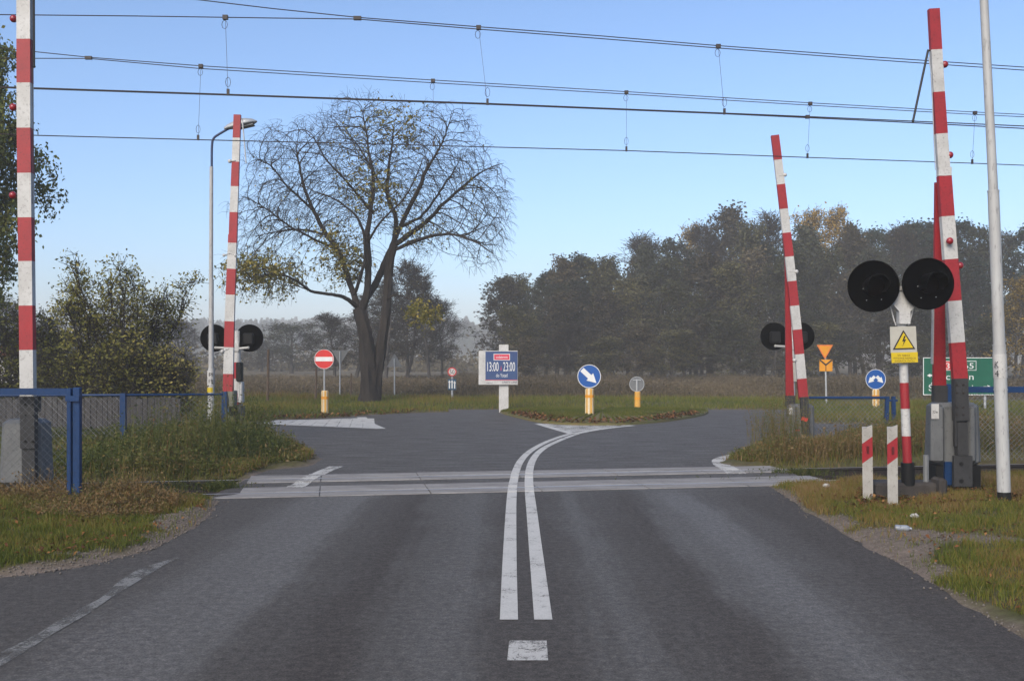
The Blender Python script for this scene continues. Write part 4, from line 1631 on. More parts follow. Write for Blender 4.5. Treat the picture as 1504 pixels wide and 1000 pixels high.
d = 21.6
u = d / F
t = thing('tubular_fence', (W(1308, 0, d).x, d, 0), 'blue fence panel between far right barrier and twin guide posts', 'fence', 'blue chain link fences')
z1 = W(0, 584, d).z
mb = MB(); mb.tube([(W(1188, 0, d).x, d, z1), (W(1306, 0, d).x, d, z1)], 2.0 * u, 8); mb.build('top_rail', 'blue', t)
for px, lean in ((1303, 3), (1312, -2)):
    mb = MB()
    mb.bar(W(px - lean, 680, d), W(px, 582, d), 5 * u, .07); mb.build('post', 'blue', t)
mb = MB(); mb.bar(W(1303, 588, d), W(1318, 588, d), 3 * u, .05); mb.build('clamp', 'blue', t)
mb = MB(); chain(mb, W(1188, 0, d).x, W(1304, 0, d).x, .05, z1, d + .04, None, .10, .0036); mb.build('chain_link', 'chain', t)

d = 17.4
u = d / F
t = thing('tubular_fence', (W(1390, 0, d).x, d, 0), 'blue railed fence running behind the near right barrier and mast', 'fence', 'blue chain link fences')
z1 = W(0, 572, d).z
mb = MB(); mb.bar((W(1388, 0, d).x, d, z1), (12.5, d, z1), .10, .06, 0, None, (0, 1, 0)); mb.build('top_rail', 'blue', t)
mb = MB(); mb.box((W(1392, 0, d).x, d, .6), (11 * u, .08, 1.5)); mb.build('post', 'blue', t)
mb = MB(); chain(mb, W(1388, 0, d).x, 12.5, .05, z1, d + .04, None, .09, .0032); mb.build('chain_link', 'chain', t)

# weathered board fence
d = 22.4
t = thing('board_fence', (-9, d, 0), 'weathered grey board fence under the big bush behind low blue fence', 'fence')
mb = MB()
x = -15.0
xe = W(262, 0, d).x
while x < xe:
    w_ = random.uniform(.10, .16)
    h_ = .92 + random.uniform(-.04, .03)
    mb.box((x + w_ / 2, d + random.uniform(-.008, .008), h_ / 2), (w_ - .012, .022, h_), 0)
    x += w_
mb.build('boards', 'plank', t)
mb = MB()
for z in (.25, .78):
    mb.bar((-15, d + .04, z), (xe, d + .04, z), .07, .04)
mb.build('rail', 'plank', t)

# shed far left
d = 55
a = W(-30, 0, d).x; b_ = W(30, 0, d).x
t = thing('shed', ((a + b_) / 2, d + 1.5, 0), 'small white shed with red tiled roof half hidden behind left barrier', 'shed')
zt = W(0, 522, d).z
mb = MB(); mb.box(((a + b_) / 2, d + 1.5, zt / 2), (b_ - a, 3, zt)); mb.build('wall', 'brick', t)
mb = MB()
mb.add([(a - .3, d - .3, zt), (b_ + .3, d - .3, zt), (b_ + .3, d + 3.3, zt), (a - .3, d + 3.3, zt), (a - .3, d + 1.5, zt + .5), (b_ + .3, d + 1.5, zt + .5)], [(0, 1, 5, 4), (2, 3, 4, 5), (0, 4, 3), (1, 2, 5), (0, 3, 2, 1)])
mb.build('roof', 'tile', t)


# ------------------------------------------------------------------ overhead line
def track_pt(px, py, off):
    k = (px - CX) / F
    d = (TC[1] + off / math.cos(TA)) / (1 - math.tan(TA) * k)
    return W(px, py, d)


def ext(pts):
    a, b_ = pts[0], pts[-1]
    P = [a + (a - pts[1]).normalized() * 6] + pts + [b_ + (b_ - pts[-2]).normalized() * 6]
    return P


def overhead(name, off, contact, mess, drops, label, r=.0085):
    t = thing(name, track_pt(752, 500, off), label, 'overhead wire', 'overhead railway lines')
    for lines, nm in ((contact, 'contact_wire'), (mess, 'messenger_wire')):
        for L in lines:
            mb = MB()
            mb.tube(ext([track_pt(x, y, off) for x, y in L]), r if nm == 'contact_wire' else r * .82, 6, 0)
            mb.build(nm, 'wire', t)
    for (x0, y0), (x1, y1) in drops:
        mb = MB()
        p, q_ = track_pt(x0, y0, off), track_pt(x1, y1, off)
        mb.tube([p, q_], .0032, 4)
        mb.box(p, (.07, .05, .06)); mb.box(q_ + Vector((0, 0, .03)), (.035, .03, .09))
        lp = []
        for k in range(9):
            th = k / 8 * 2 * math.pi
            lp.append(q_ + Vector((.035 * math.sin(th), 0, .17 + .07 * math.cos(th))))
        mb.tube(lp, .004, 4, 0, False)
        lp = [p + Vector((.04 * math.sin(k / 8 * 2 * math.pi) - .01, 0, -.10 + .06 * math.cos(k / 8 * 2 * math.pi))) for k in range(9)]
        mb.tube(lp, .004, 4, 0, False)
        mb.build('dropper', 'wire', t)
    return t


cA = [(0, 129), (335, 140), (716, 153.5), (1064, 167.5), (1300, 178.5), (1504, 189)]
cA2 = [(-60, 125.5), (0, 127.8), (335, 139), (716, 152.3), (1064, 166.5), (1185, 171.5), (1300, 176.5), (1504, 185.5)]
mA = [(290, 0), (400, 13), (525, 26), (705, 40), (880, 53), (1055, 67.5), (1280, 84), (1504, 99)]
mA2 = [(0, 22), (200, 24), (400, 27), (525, 28.5), (705, 43.5), (880, 57), (1055, 71), (1280, 88), (1504, 103.5)]
t = overhead('overhead_line', 0.0, [cA, cA2], [mA, mA2], [((331, 26), (335, 139)), ((703, 41), (716, 153)), ((1055, 68.5), (1064, 167))], 'upper overhead contact and messenger wires crossing above the near barriers')
mb = MB()
mb.box(track_pt(525, 27.2, 0), (.11, .05, .05)); mb.build('clamp', 'wire', t)
mb = MB(); mb.box(track_pt(1186, 172, 0), (.06, .05, .05)); mb.build('clamp', 'wire', t)
cB = [(0, 197), (50, 199), (291, 205.5), (637, 214), (920, 221.5), (1186, 231.5), (1428, 240), (1504, 243)]
mB = [(0, 71), (130, 84.5), (293, 97), (636, 118), (919, 135), (1190, 151.5), (1432, 165), (1504, 168.5)]
mB2 = [(0, 86), (130, 86.3), (293, 101), (636, 122), (919, 138.5), (1190, 155), (1432, 168.5), (1504, 172)]
t = overhead('overhead_line', 3.05, [cB], [mB, mB2], [((295, 97.5), (291, 205)), ((636, 119), (637, 214)), ((920, 136), (920, 221.5)), ((1190, 152.5), (1186, 231.5)), ((1432, 166), (1428, 240))], 'lower and farther overhead wires passing in front of the bare tree top')
mb = MB(); mb.box(track_pt(130, 85.4, 3.05), (.11, .05, .05)); mb.build('clamp', 'wire', t)
#@@VEG
# ------------------------------------------------------------------ trees
def edge_prisms(P0, P1, R0, R1, sides=3):
    """one tapered prism per edge, vectorised"""
    P0, P1 = np.asarray(P0, float), np.asarray(P1, float)
    R0, R1 = np.asarray(R0, float), np.asarray(R1, float)
    T = P1 - P0
    T /= np.linalg.norm(T, axis=1)[:, None] + 1e-9
    ref = np.where(np.abs(T[:, 2:3]) > .9, np.array([[1., 0, 0]]), np.array([[0, 0, 1.]]))
    A = np.cross(T, ref)
    A /= np.linalg.norm(A, axis=1)[:, None] + 1e-9
    B = np.cross(T, A)
    n = len(P0)
    V = np.zeros((n, 2 * sides, 3))
    for k in range(sides):
        th = 2 * math.pi * k / sides
        o = A * math.cos(th) + B * math.sin(th)
        V[:, k] = P0 + o * R0[:, None]
        V[:, sides + k] = P1 + o * R1[:, None]
    base = (np.arange(n) * 2 * sides)[:, None]
    F4 = np.concatenate([base + np.array([[k, (k + 1) % sides, sides + (k + 1) % sides, sides + k]]) for k in range(sides)], 0)
    return V.reshape(-1, 3), F4


def merge(parts):
    V, Fs, o = [], [], 0
    for v, f in parts:
        V.append(v); Fs.append(f + o); o += len(v)
    return np.concatenate(V), np.concatenate(Fs)


def leaf_quads(C, size, rng, flat=.4, aspect=1.6):
    """diamond leaves at points C with random orientation"""
    n = len(C)
    d1 = rng.normal(size=(n, 3)); d1[:, 2] *= 1 - flat * .5
    d1 /= np.linalg.norm(d1, axis=1)[:, None]
    d2 = rng.normal(size=(n, 3))
    d2 -= d1 * (d1 * d2).sum(1)[:, None]
    d2 /= np.linalg.norm(d2, axis=1)[:, None]
    s = (size * rng.uniform(.6, 1.35, n))[:, None]
    V = np.stack([C - d1 * s * .5, C + d2 * s * .5 / aspect, C + d1 * s * .5, C - d2 * s * .5 / aspect], 1)
    return V.reshape(-1, 3), np.arange(4 * n).reshape(n, 4)


def grow(rng, H, base=.25, R=2.5, prof='dome', limbs=26, sub=5, twig=5, r0=.16, up=.55, stems=1, lean=.05, twlen=.55):
    """branch skeleton: returns edges (P0,P1,R0,R1) and twig tip points"""
    E, tips = [], []

    def poly(p, dir_, L, r, n, curve, jit):
        pts = [p.copy()]
        d_ = dir_ / np.linalg.norm(dir_)
        for i in range(n):
            d_ = d_ + rng.normal(size=3) * jit + np.array([0, 0, curve])
            d_ /= np.linalg.norm(d_)
            pts.append(pts[-1] + d_ * L / n)
        for i in range(n):
            ra, rb = r * (1 - i / n * .85), r * (1 - (i + 1) / n * .85)
            E.append((pts[i], pts[i + 1], ra, rb))
        return pts

    def at(pts, f):
        x = f * (len(pts) - 1)
        i = min(int(x), len(pts) - 2)
        return pts[i] + (pts[i + 1] - pts[i]) * (x - i), pts[i + 1] - pts[i]

    for s_ in range(stems):
        if stems > 1:
            a = rng.uniform(0, 2 * math.pi); sp = rng.uniform(.12, .55)
            d0 = np.array([math.cos(a) * sp, math.sin(a) * sp, 1.0]); p0 = np.array([math.cos(a), math.sin(a), 0]) * rng.uniform(.05, .3)
            h = H * rng.uniform(.7, 1.0)
        else:
            d0 = np.array([rng.normal() * lean, rng.normal() * lean, 1.0]); p0 = np.zeros(3); h = H
        trunk = poly(p0, d0, h, r0 if stems == 1 else r0 * .5, 10, .03, .045)
        nl = limbs if stems == 1 else max(4, limbs // stems)
        for k in range(nl):
            f = base + (1 - base) * ((k + rng.random()) / nl) ** .9 * .98
            p, td = at(trunk, f)
            g = (f - base) / (1 - base)
            if prof == 'dome':
                L = R * (math.sqrt(max(0.05, 1 - (g * 1.02 - .32) ** 2 / .52)) if g > .0 else .6)
            elif prof == 'cone':
                L = R * (1.05 - g) * (0.6 + .4 * min(1, g * 5))
            elif prof == 'column':
                L = R * (.75 + .25 * math.sin(g * 3.1)) * (1 - g ** 4 * .7)
            else:
                L = R * (.5 + .5 * rng.random()) * (1 - g * .6)
            L = max(.25, L * rng.uniform(.7, 1.15))
            a = rng.uniform(0, 2 * math.pi)
            ud = up * (0.35 + g * 1.1) if prof != 'cone' else up * (g - .25)
            dr = np.array([math.cos(a), math.sin(a), ud])
            br = poly(p, dr, L, max(.012, r0 * .32 * L / R * (1.2 - g * .6)), 5, .05 * up, .13)
            for j in range(sub):
                p2, d2 = at(br, rng.uniform(.25, 1.0))
                dd = d2 / np.linalg.norm(d2) + rng.normal(size=3) * .65 + np.array([0, 0, .15])
                b2 = poly(p2, dd, L * rng.uniform(.25, .5), max(.008, r0 * .09), 3, .03, .2)
                for q in range(twig):
                    p3, d3 = at(b2, rng.uniform(.2, 1))
                    dd = d3 / np.linalg.norm(d3) + rng.normal(size=3) * .75
                    b3 = poly(p3, dd, twlen * rng.uniform(.5, 1.2), .0065, 2, -.02, .2)
                    tips += [b3[1], b3[2]]
    P0 = np.array([e[0] for e in E]); P1 = np.array([e[1] for e in E])
    return P0, P1, np.array([e[2] for e in E]), np.array([e[3] for e in E]), np.array(tips)


def tree_meshes(name, seed, nleaf, leaf, spread, trunkmat, leafmat, twig_min=.0, rscale=1.0, tint_mu=.45, droop=0.0, lmin=0.0, clump=.45, **kw):
    """prototype tree: Empty > trunk (wood), crown (twigs and leaves)"""
    rng = np.random.default_rng(seed)
    P0, P1, R0, R1, tips = grow(rng, **kw)
    R0, R1 = np.maximum(R0 * rscale, twig_min), np.maximum(R1 * rscale, twig_min * .8)
    big = R0 > kw.get('r0', .16) * .13
    vt, ft = edge_prisms(P0[big], P1[big], R0[big], R1[big], 6)
    vs, fs = edge_prisms(P0[~big], P1[~big], R0[~big], R1[~big], 3)
    H = kw['H']
    tt = tips[tips[:, 2] > lmin * H]
    # leaves hang in clumps: some twigs carry many, others almost none
    wgt = rng.gamma(clump, 1, len(tt)); wgt /= wgt.sum()
    C = tt[rng.choice(len(tt), nleaf, p=wgt)] + rng.normal(size=(nleaf, 3)) * spread - np.array([0, 0, 1]) * np.abs(rng.normal(size=(nleaf, 1))) * droop
    vl, fl = leaf_quads(C, leaf, rng)
    tl = np.clip(rng.normal(tint_mu, .22, nleaf), 0, 1)
    V, F4 = merge([(vs, fs), (vl, fl)])
    mi = np.concatenate([np.zeros(len(fs)), np.ones(len(fl))])
    tint = np.concatenate([np.zeros(len(vs)), np.repeat(tl, 4)])
    tr = np_mesh('trunk', vt, ft, [trunkmat], smooth=True)
    cr = np_mesh('crown', V, F4, ['twig', leafmat], tint, midx=mi)
    ms = (tr.data, cr.data)
    bpy.data.objects.remove(tr); bpy.data.objects.remove(cr)
    return ms, H


def place_tree(name, proto, loc, scale, rz, label, cat='tree', group=None, sxy=None, leafmat=None):
    (tm, cm), H = proto
    t = thing(name, loc, label, cat, group)
    sxy = scale if sxy is None else sxy
    t.rotation_euler = (0, 0, rz)
    t.scale = (sxy, sxy, scale)
    for nm, me in (('trunk', tm), ('crown', cm)):
        o = bpy.data.objects.new(nm, me)
        COL.objects.link(o)
        o.parent = t
        if nm == 'crown' and leafmat:
            o.material_slots[1].link = 'OBJECT'
            o.material_slots[1].material = MAT[leafmat]
    return t


# --- the big bare tree, limbs traced then filled by growth towards points in the crown
TD = 37.5
zt = lambda zx, zy, dy=0.0: W(340 + zx / 2, 120 + zy / 2, TD + dy)
trunk_l = [(408, 968, 0, .92), (405, 935, 0, .68), (402, 850, 0, .58), (397, 760, 0, .52), (384, 700, 0, .46), (373, 665, 0, .40)]
trunk_r = [(414, 966, .1, .62), (418, 925, .1, .52), (427, 850, .15, .44), (440, 770, .2, .39), (453, 690, .2, .33), (458, 620, .3, .31), (464, 540, .3, .29), (478, 475, .3, .27)]
limbs = [
    [(372, 665, 0, .26), (355, 600, .3, .22), (322, 505, .6, .19), (278, 450, .9, .17), (243, 380, 1.1, .14), (212, 310, 1.2, .11), (192, 210, 1.4, .06)],
    [(372, 665, 0, .17), (340, 635, -.5, .14), (290, 622, -1.1, .12), (238, 622, -1.5, .10), (195, 590, -2, .085), (135, 562, -2.3, .06), (80, 575, -2.6, .035)],
    [(378, 680, 0, .30), (402, 615, -.1, .27), (408, 545, -.3, .24), (402, 470, -.5, .20), (415, 385, -.6, .17), (426, 290, -.7, .13), (405, 190, -.8, .07), (385, 90, -.9, .03)],
    [(380, 672, 0, .28), (425, 598, .4, .25), (455, 525, .6, .22), (478, 470, .7, .21), (487, 400, .9, .18), (452, 325, 1.1, .14), (465, 220, 1.3, .09), (478, 130, 1.5, .04)],
    [(360, 625, .1, .13), (385, 555, -.5, .12), (398, 480, -1, .11), (372, 390, -1.4, .085), (300, 340, -1.8, .06), (250, 325, -2.0, .04)],
    [(478, 475, .3, .19), (508, 410, 0, .17), (543, 335, -.3, .15), (580, 250, -.5, .11), (615, 195, -.6, .07), (640, 120, -.7, .035)],
    [(480, 480, .3, .19), (555, 425, .6, .16), (630, 350, 1, .13), (695, 290, 1.3, .08), (760, 250, 1.5, .045), (800, 240, 1.6, .02)],
    [(483, 492, .3, .15), (555, 452, -.8, .12), (640, 438, -1.4, .09), (715, 460, -1.8, .06), (770, 505, -2.1, .03)],
    [(487, 430, .6, .14), (560, 400, 1.5, .11), (620, 320, 2.2, .08), (660, 250, 2.6, .05)],
    [(322, 505, .6, .11), (245, 470, .2, .09), (170, 430, -.3, .07), (100, 370, -.6, .04), (60, 350, -.8, .02)],
    [(278, 450, .9, .10), (200, 430, 1.4, .07), (130, 445, 1.9, .05), (70, 455, 2.3, .02)],
    [(243, 380, 1.1, .10), (180, 330, .7, .08), (120, 250, .3, .05), (80, 230, .1, .03)],
    [(415, 385, -.6, .10), (350, 300, -1.6, .08), (280, 230, -2.3, .055), (240, 160, -2.6, .03)],
    [(452, 325, 1.1, .09), (400, 230, 2.0, .07), (330, 130, 2.7, .04)],
    [(453, 640, .2, .07), (490, 625, -.6, .05), (540, 650, -1.2, .035), (590, 690, -1.6, .015)],
    [(402, 470, -.5, .09), (440, 400, -1.7, .07), (520, 330, -2.4, .05), (560, 230, -2.8, .03)],
]
rng = np.random.default_rng(21)
ell = [(400, 150, 150, 115), (610, 185, 135, 120), (690, 330, 135, 145), (180, 235, 150, 125), (110, 375, 110, 110), (250, 380, 150, 120), (460, 300, 170, 150),
       (140, 575, 125, 75), (725, 475, 85, 75), (335, 520, 90, 80), (560, 430, 105, 80), (575, 680, 55, 38), (70, 500, 60, 90), (300, 200, 120, 110), (780, 400, 45, 110)]
A = []
for zx, zy, rx, rz_ in ell:
    n = int(rx * rz_ / 9)
    v_ = rng.normal(size=(n, 3)); v_ /= np.linalg.norm(v_, axis=1)[:, None]
    v_ *= rng.random((n, 1)) ** .42
    dep = 2.6 if rx > 90 else 1.5
    c = zt(zx, zy)
    dy0 = -2.0 if (zx, zy) in ((140, 575), (575, 680)) else 0.3
    A.append(np.stack([c.x + v_[:, 0] * rx * .0125, TD + dy0 + v_[:, 1] * dep, c.z + v_[:, 2] * rz_ * .0125], 1))
A = np.concatenate(A)
# open gaps and clumps inside the crown
gn = vnoise(A[:, 0] * 1.0 + 3.1 * A[:, 1], A[:, 2], 1.15, 23) * .65 + vnoise(A[:, 0], A[:, 2] + 2.3 * A[:, 1], .55, 24) * .35
A = A[gn > .45]
nodes, par, rad = [], [], []


def add_chain(L, start=-1):
    P = np.array([[*zt(a, b_, c_), r] for a, b_, c_, r in L])
    P = smooth_line(P, 2)
    # resample
    seg = np.r_[0, np.cumsum(np.linalg.norm(np.diff(P[:, :3], axis=0), axis=1))]
    m_ = max(2, int(seg[-1] / .16))
    q_ = np.linspace(0, seg[-1], m_)
    P = np.stack([np.interp(q_, seg, P[:, k]) for k in range(4)], 1)
    if len(P) > 6:
        wob = np.cumsum(rng.normal(size=(len(P), 3)) * .012, 0)
        wob -= np.linspace(0, 1, len(P))[:, None] * wob[-1]
        P[1:, :3] += wob[1:] * (P[1:, 3:4] < .3)
    prev = start
    ids = []
    for p in P:
        nodes.append(p[:3]); par.append(prev); rad.append(p[3] * .5)
        prev = len(nodes) - 1
        ids.append(prev)
    return ids


thick = []
thick.append(add_chain(trunk_l))
thick.append(add_chain(trunk_r))
for L in limbs:
    p = np.array(zt(*L[0][:3]))
    nn = int(np.argmin(np.linalg.norm(np.array(nodes) - p, axis=1)))
    ids = add_chain(L, nn)
    thick.append([nn] + ids)
n_traced = len(nodes)
nodes = [np.asarray(p) for p in nodes]
D_, INF, KILL = .13, 1.1, .17
nk = {}
near_d = np.full(len(A), 1e9); near_i = np.zeros(len(A), int)
new = np.arange(len(nodes))
alive = np.ones(len(A), bool)
for it in range(90):
    NP = np.array([nodes[i] for i in new])
    ai = np.where(alive)[0]
    for c0 in range(0, len(NP), 400):
        dd = np.linalg.norm(A[ai][:, None] - NP[None, c0:c0 + 400], axis=2)
        j = dd.argmin(1); dm = dd[np.arange(len(ai)), j]
        up_ = dm < near_d[ai]
        near_d[ai[up_]] = dm[up_]; near_i[ai[up_]] = new[c0 + j[up_]]
    alive &= near_d > KILL
    ai = np.where(alive & (near_d < INF + (it < 12) * 1.5))[0]
    if len(ai) == 0 or len(new) == 0:
        break
    acc = {}
    for a_ in ai:
        i = near_i[a_]
        v_ = A[a_] - nodes[i]
        acc.setdefault(i, []).append(v_ / np.linalg.norm(v_))
    new = []
    for i, vv in acc.items():
        nk[i] = nk.get(i, 0) + 1
        if nk[i] > 2:
            continue
        g_ = np.mean(vv, 0)
        if par[i] >= 0:
            pd_ = nodes[i] - nodes[par[i]]
            g_ = g_ + 1.1 * pd_ / (np.linalg.norm(pd_) + 1e-6)
        g_ = g_ + rng.normal(size=3) * .13 + np.array([0, 0, .10])
        g_ /= np.linalg.norm(g_) + 1e-9
        nodes.append(nodes[i] + g_ * D_); par.append(i); rad.append(.004)
        new.append(len(nodes) - 1)
    new = np.array(new)
    if len(nodes) > 60000:
        break
nodes = np.array(nodes); par = np.array(par)
rad = np.array(rad, float)
kids = np.zeros(len(nodes), int)
for i in range(len(nodes) - 1, n_traced - 1, -1):
    pass
acc = np.zeros(len(nodes))
rr_ = np.full(len(nodes), .0062)
for i in range(len(nodes) - 1, -1, -1):
    if acc[i] > 0:
        rr_[i] = max(.0062, acc[i] ** (1 / 2.12))
    if i < n_traced:
        rr_[i] = max(rad[i], min(rr_[i], rad[i] * 1.15))
    if par[i] >= 0:
        acc[par[i]] += rr_[i] ** 2.12 if i >= n_traced else 0
        kids[par[i]] += 1
gi = np.arange(n_traced, len(nodes))
gi = gi[par[gi] >= 0]
P0, P1 = nodes[par[gi]], nodes[gi]
Rc = rr_[gi]; Rp = np.minimum(rr_[par[gi]], Rc * 1.25)
fat = Rc > .022
v1 = edge_prisms(P0[fat], P1[fat], Rp[fat], Rc[fat], 6)
v2 = edge_prisms(P0[~fat], P1[~fat], Rp[~fat], Rc[~fat], 3)
# fringe of fine hanging twigs at the tips
ends = gi[kids[gi] == 0]
mids = rng.choice(gi[Rc < .012], len(ends) // 2)
src = np.concatenate([np.repeat(ends, 2), mids])
cz0 = zt(420, 400)
outd = nodes[src] - np.array([cz0.x, TD, cz0.z])
outd /= np.linalg.norm(outd, axis=1)[:, None]
dir_ = outd * .55 + rng.normal(size=(len(src), 3)) * .55
side = np.clip(np.abs(nodes[src][:, 0] - cz0.x) / 5, 0, 1)
T0, T1, TR0, TR1, tipl = [], [], [], [], []
cur = nodes[src].copy()
dn = dir_ / np.linalg.norm(dir_, axis=1)[:, None]
for k in range(3):
    dn = dn + rng.normal(size=dn.shape) * .22 + np.array([0, 0, -1]) * (.10 + .34 * side[:, None])
    dn /= np.linalg.norm(dn, axis=1)[:, None]
    nx_ = cur + dn * rng.uniform(.08, .20, (len(src), 1))
    T0.append(cur); T1.append(nx_)
    TR0.append(np.full(len(src), .0054 - .0008 * k)); TR1.append(np.full(len(src), .0046 - .0008 * k))
    cur = nx_; tipl.append(cur)
v3 = edge_prisms(np.concatenate(T0), np.concatenate(T1), np.concatenate(TR0), np.concatenate(TR1), 3)
tips = np.concatenate(tipl)
# sparse yellow-green leaves in a few clumps
spots = [(150, 575, 115, 60, 2600), (330, 520, 70, 80, 1700), (420, 330, 80, 60, 1100), (575, 685, 55, 40, 900), (480, 130, 90, 60, 800), (360, 240, 60, 60, 260), (560, 460, 80, 40, 220), (300, 440, 250, 150, 160), (700, 350, 90, 120, 90)]
C = []
tx, tz = (tips[:, 0] * F / TD + CX - 340) * 2, (HY - (tips[:, 2] - EYE) * F / TD - 120) * 2
for zx, zy, rx, rz_, n in spots:
    w_ = np.exp(-(((tx - zx) / rx) ** 2 + ((tz - zy) / rz_) ** 2) * 1.4) * rng.gamma(.5, 1, len(tips))
    C.append(tips[rng.choice(len(tips), n, p=w_ / w_.sum())] + rng.normal(size=(n, 3)) * .06)
C = np.concatenate(C)
v4 = leaf_quads(C, .11, rng)
V, F4 = merge([v1, v2, v3, v4])
mi = np.concatenate([np.zeros(len(v1[1])), np.ones(len(v2[1]) + len(v3[1])), np.full(len(v4[1]), 2)])
tint = np.concatenate([np.zeros(len(v1[0]) + len(v2[0]) + len(v3[0])), np.repeat(np.clip(rng.normal(.4, .3, len(C)), 0, 1), 4)])
base = (zt(410, 955).x, TD, 0)
t = thing('bare_tree', base, 'large nearly bare autumn tree with forked trunk left of the road', 'tree')
cr = np_mesh('crown', V - np.array(base), F4, ['bark', 'twig', 'lf_yellow'], tint, t, midx=mi)
mb = MB()
for k, ids in enumerate(thick):
    pts = [nodes[i] for i in ids]
    r_ = [rr_[i] for i in ids]
    if k >= 2:
        r_[0] = r_[1] = rr_[ids[2]] if len(ids) > 2 else r_[1]
    n = 14 if k < 2 else 9
    o = len(mb.v)
    mb.tube(pts, r_, n, 0)
    # ridged, slightly lumpy bark
    for i in range(len(pts)):
        for j in range(n):
            q_ = Vector(mb.v[o + i * n + j])
            c_ = Vector(pts[i])
            g_ = 1 + (.13 * math.sin(j * 2.7 + i * .35) + random.uniform(-.07, .07) + .12 * math.exp(-((i - 9) / 2.2) ** 2) * (k < 2 and j % 7 < 3)) * (1 if r_[i] > .08 else .5)
            if k < 2 and i < 4:
                g_ *= 1 + .10 * (4 - i) * max(0, math.sin(j * 1.35))
            mb.v[o + i * n + j] = tuple(c_ + (q_ - c_) * g_)
mb.build('trunk', 'bark', t, True)

# --- tree prototypes
PR = {}
PR['alder'] = tree_meshes('alder', 1, 5200, .20, .13, 'bark_grey', 'lf_alder', .012, tint_mu=.4, H=10, base=.22, R=2.1, prof='cone', limbs=38, sub=6, twig=4, r0=.15, up=.7)
PR['alder2'] = tree_meshes('alder', 2, 4200, .20, .13, 'bark_grey', 'lf_alder', .013, tint_mu=.5, H=10, base=.25, R=2.3, prof='dome', limbs=34, sub=6, twig=4, r0=.16, up=.8)
PR['brown'] = tree_meshes('brown', 3, 5200, .19, .13, 'bark_grey', 'lf_brown', .013, tint_mu=.45, H=9, base=.14, R=2.1, prof='column', limbs=46, sub=6, twig=5, r0=.15, up=1.2)
PR['bare'] = tree_meshes('bare', 4, 1500, .16, .15, 'bark_grey', 'lf_brown', .015, tint_mu=.3, H=10, base=.2, R=2.3, prof='dome', limbs=44, sub=7, twig=7, r0=.15, up=.9, twlen=.8)
PR['birch'] = tree_meshes('birch', 5, 6500, .17, .13, 'bark_grey', 'lf_birch', .012, tint_mu=.5, droop=.25, H=11, base=.16, R=2.3, prof='dome', limbs=40, sub=6, twig=5, r0=.14, up=1.0)
PR['pine'] = tree_meshes('pine', 6, 7500, .20, .17, 'bark_grey', 'lf_pine', .012, tint_mu=.4, H=11, base=.35, R=2.0, prof='column', limbs=44, sub=6, twig=4, r0=.17, up=.55)
PR['olive'] = tree_meshes('olive', 7, 6500, .19, .13, 'bark_grey', 'lf_olive', .013, tint_mu=.45, H=9, base=.08, R=2.1, prof='column', limbs=50, sub=6, twig=5, r0=.14, up=1.25)
PR['larch'] = tree_meshes('larch', 8, 1600, .15, .14, 'bark_grey', 'lf_brown', .014, tint_mu=.35, H=11, base=.22, R=2.4, prof='cone', limbs=60, sub=6, twig=4, r0=.15, up=.12, twlen=.6)
PR['round'] = tree_meshes('round', 9, 5200, .22, .25, 'bark_grey', 'lf_alder', .014, tint_mu=.55, H=9, base=.18, R=3.4, prof='dome', limbs=40, sub=7, twig=5, r0=.2, up=.55)
KIND = {'alder': 'alder_tree', 'alder2': 'alder_tree', 'brown': 'brown_tree', 'bare': 'leafless_tree', 'birch': 'birch_tree', 'pine': 'pine_tree', 'olive': 'olive_tree', 'larch': 'larch_tree', 'round': 'round_tree'}
LOOK = {'alder': 'dark narrow alder', 'alder2': 'dark grey-green alder', 'brown': 'dull brown broadleaf tree', 'bare': 'twiggy grey leafless tree', 'birch': 'golden birch', 'pine': 'dark pine', 'olive': 'olive brown bushy tree', 'larch': 'bare larch with tiered twigs', 'round': 'broad round grey-green tree'}


def px_tree(kind, px, ytop, d, width_px, label, group='trees of the wood'):
    proto = PR[kind]
    H = EYE + (HY - ytop) * d / F
    c = W(px, 0, d)
    base_w = {'alder': 4.2, 'alder2': 4.6, 'brown': 4.6, 'bare': 4.8, 'birch': 4.8, 'pine': 4.2, 'olive': 4.6, 'larch': 5.0, 'round': 6.8}[kind]
    sc = H / (proto[1] * 1.03)
    sxy = width_px * d / F / base_w
    return place_tree(KIND[kind], proto, (c.x, d, -.1), sc, random.uniform(0, 6.28), label, 'tree', group, sxy)


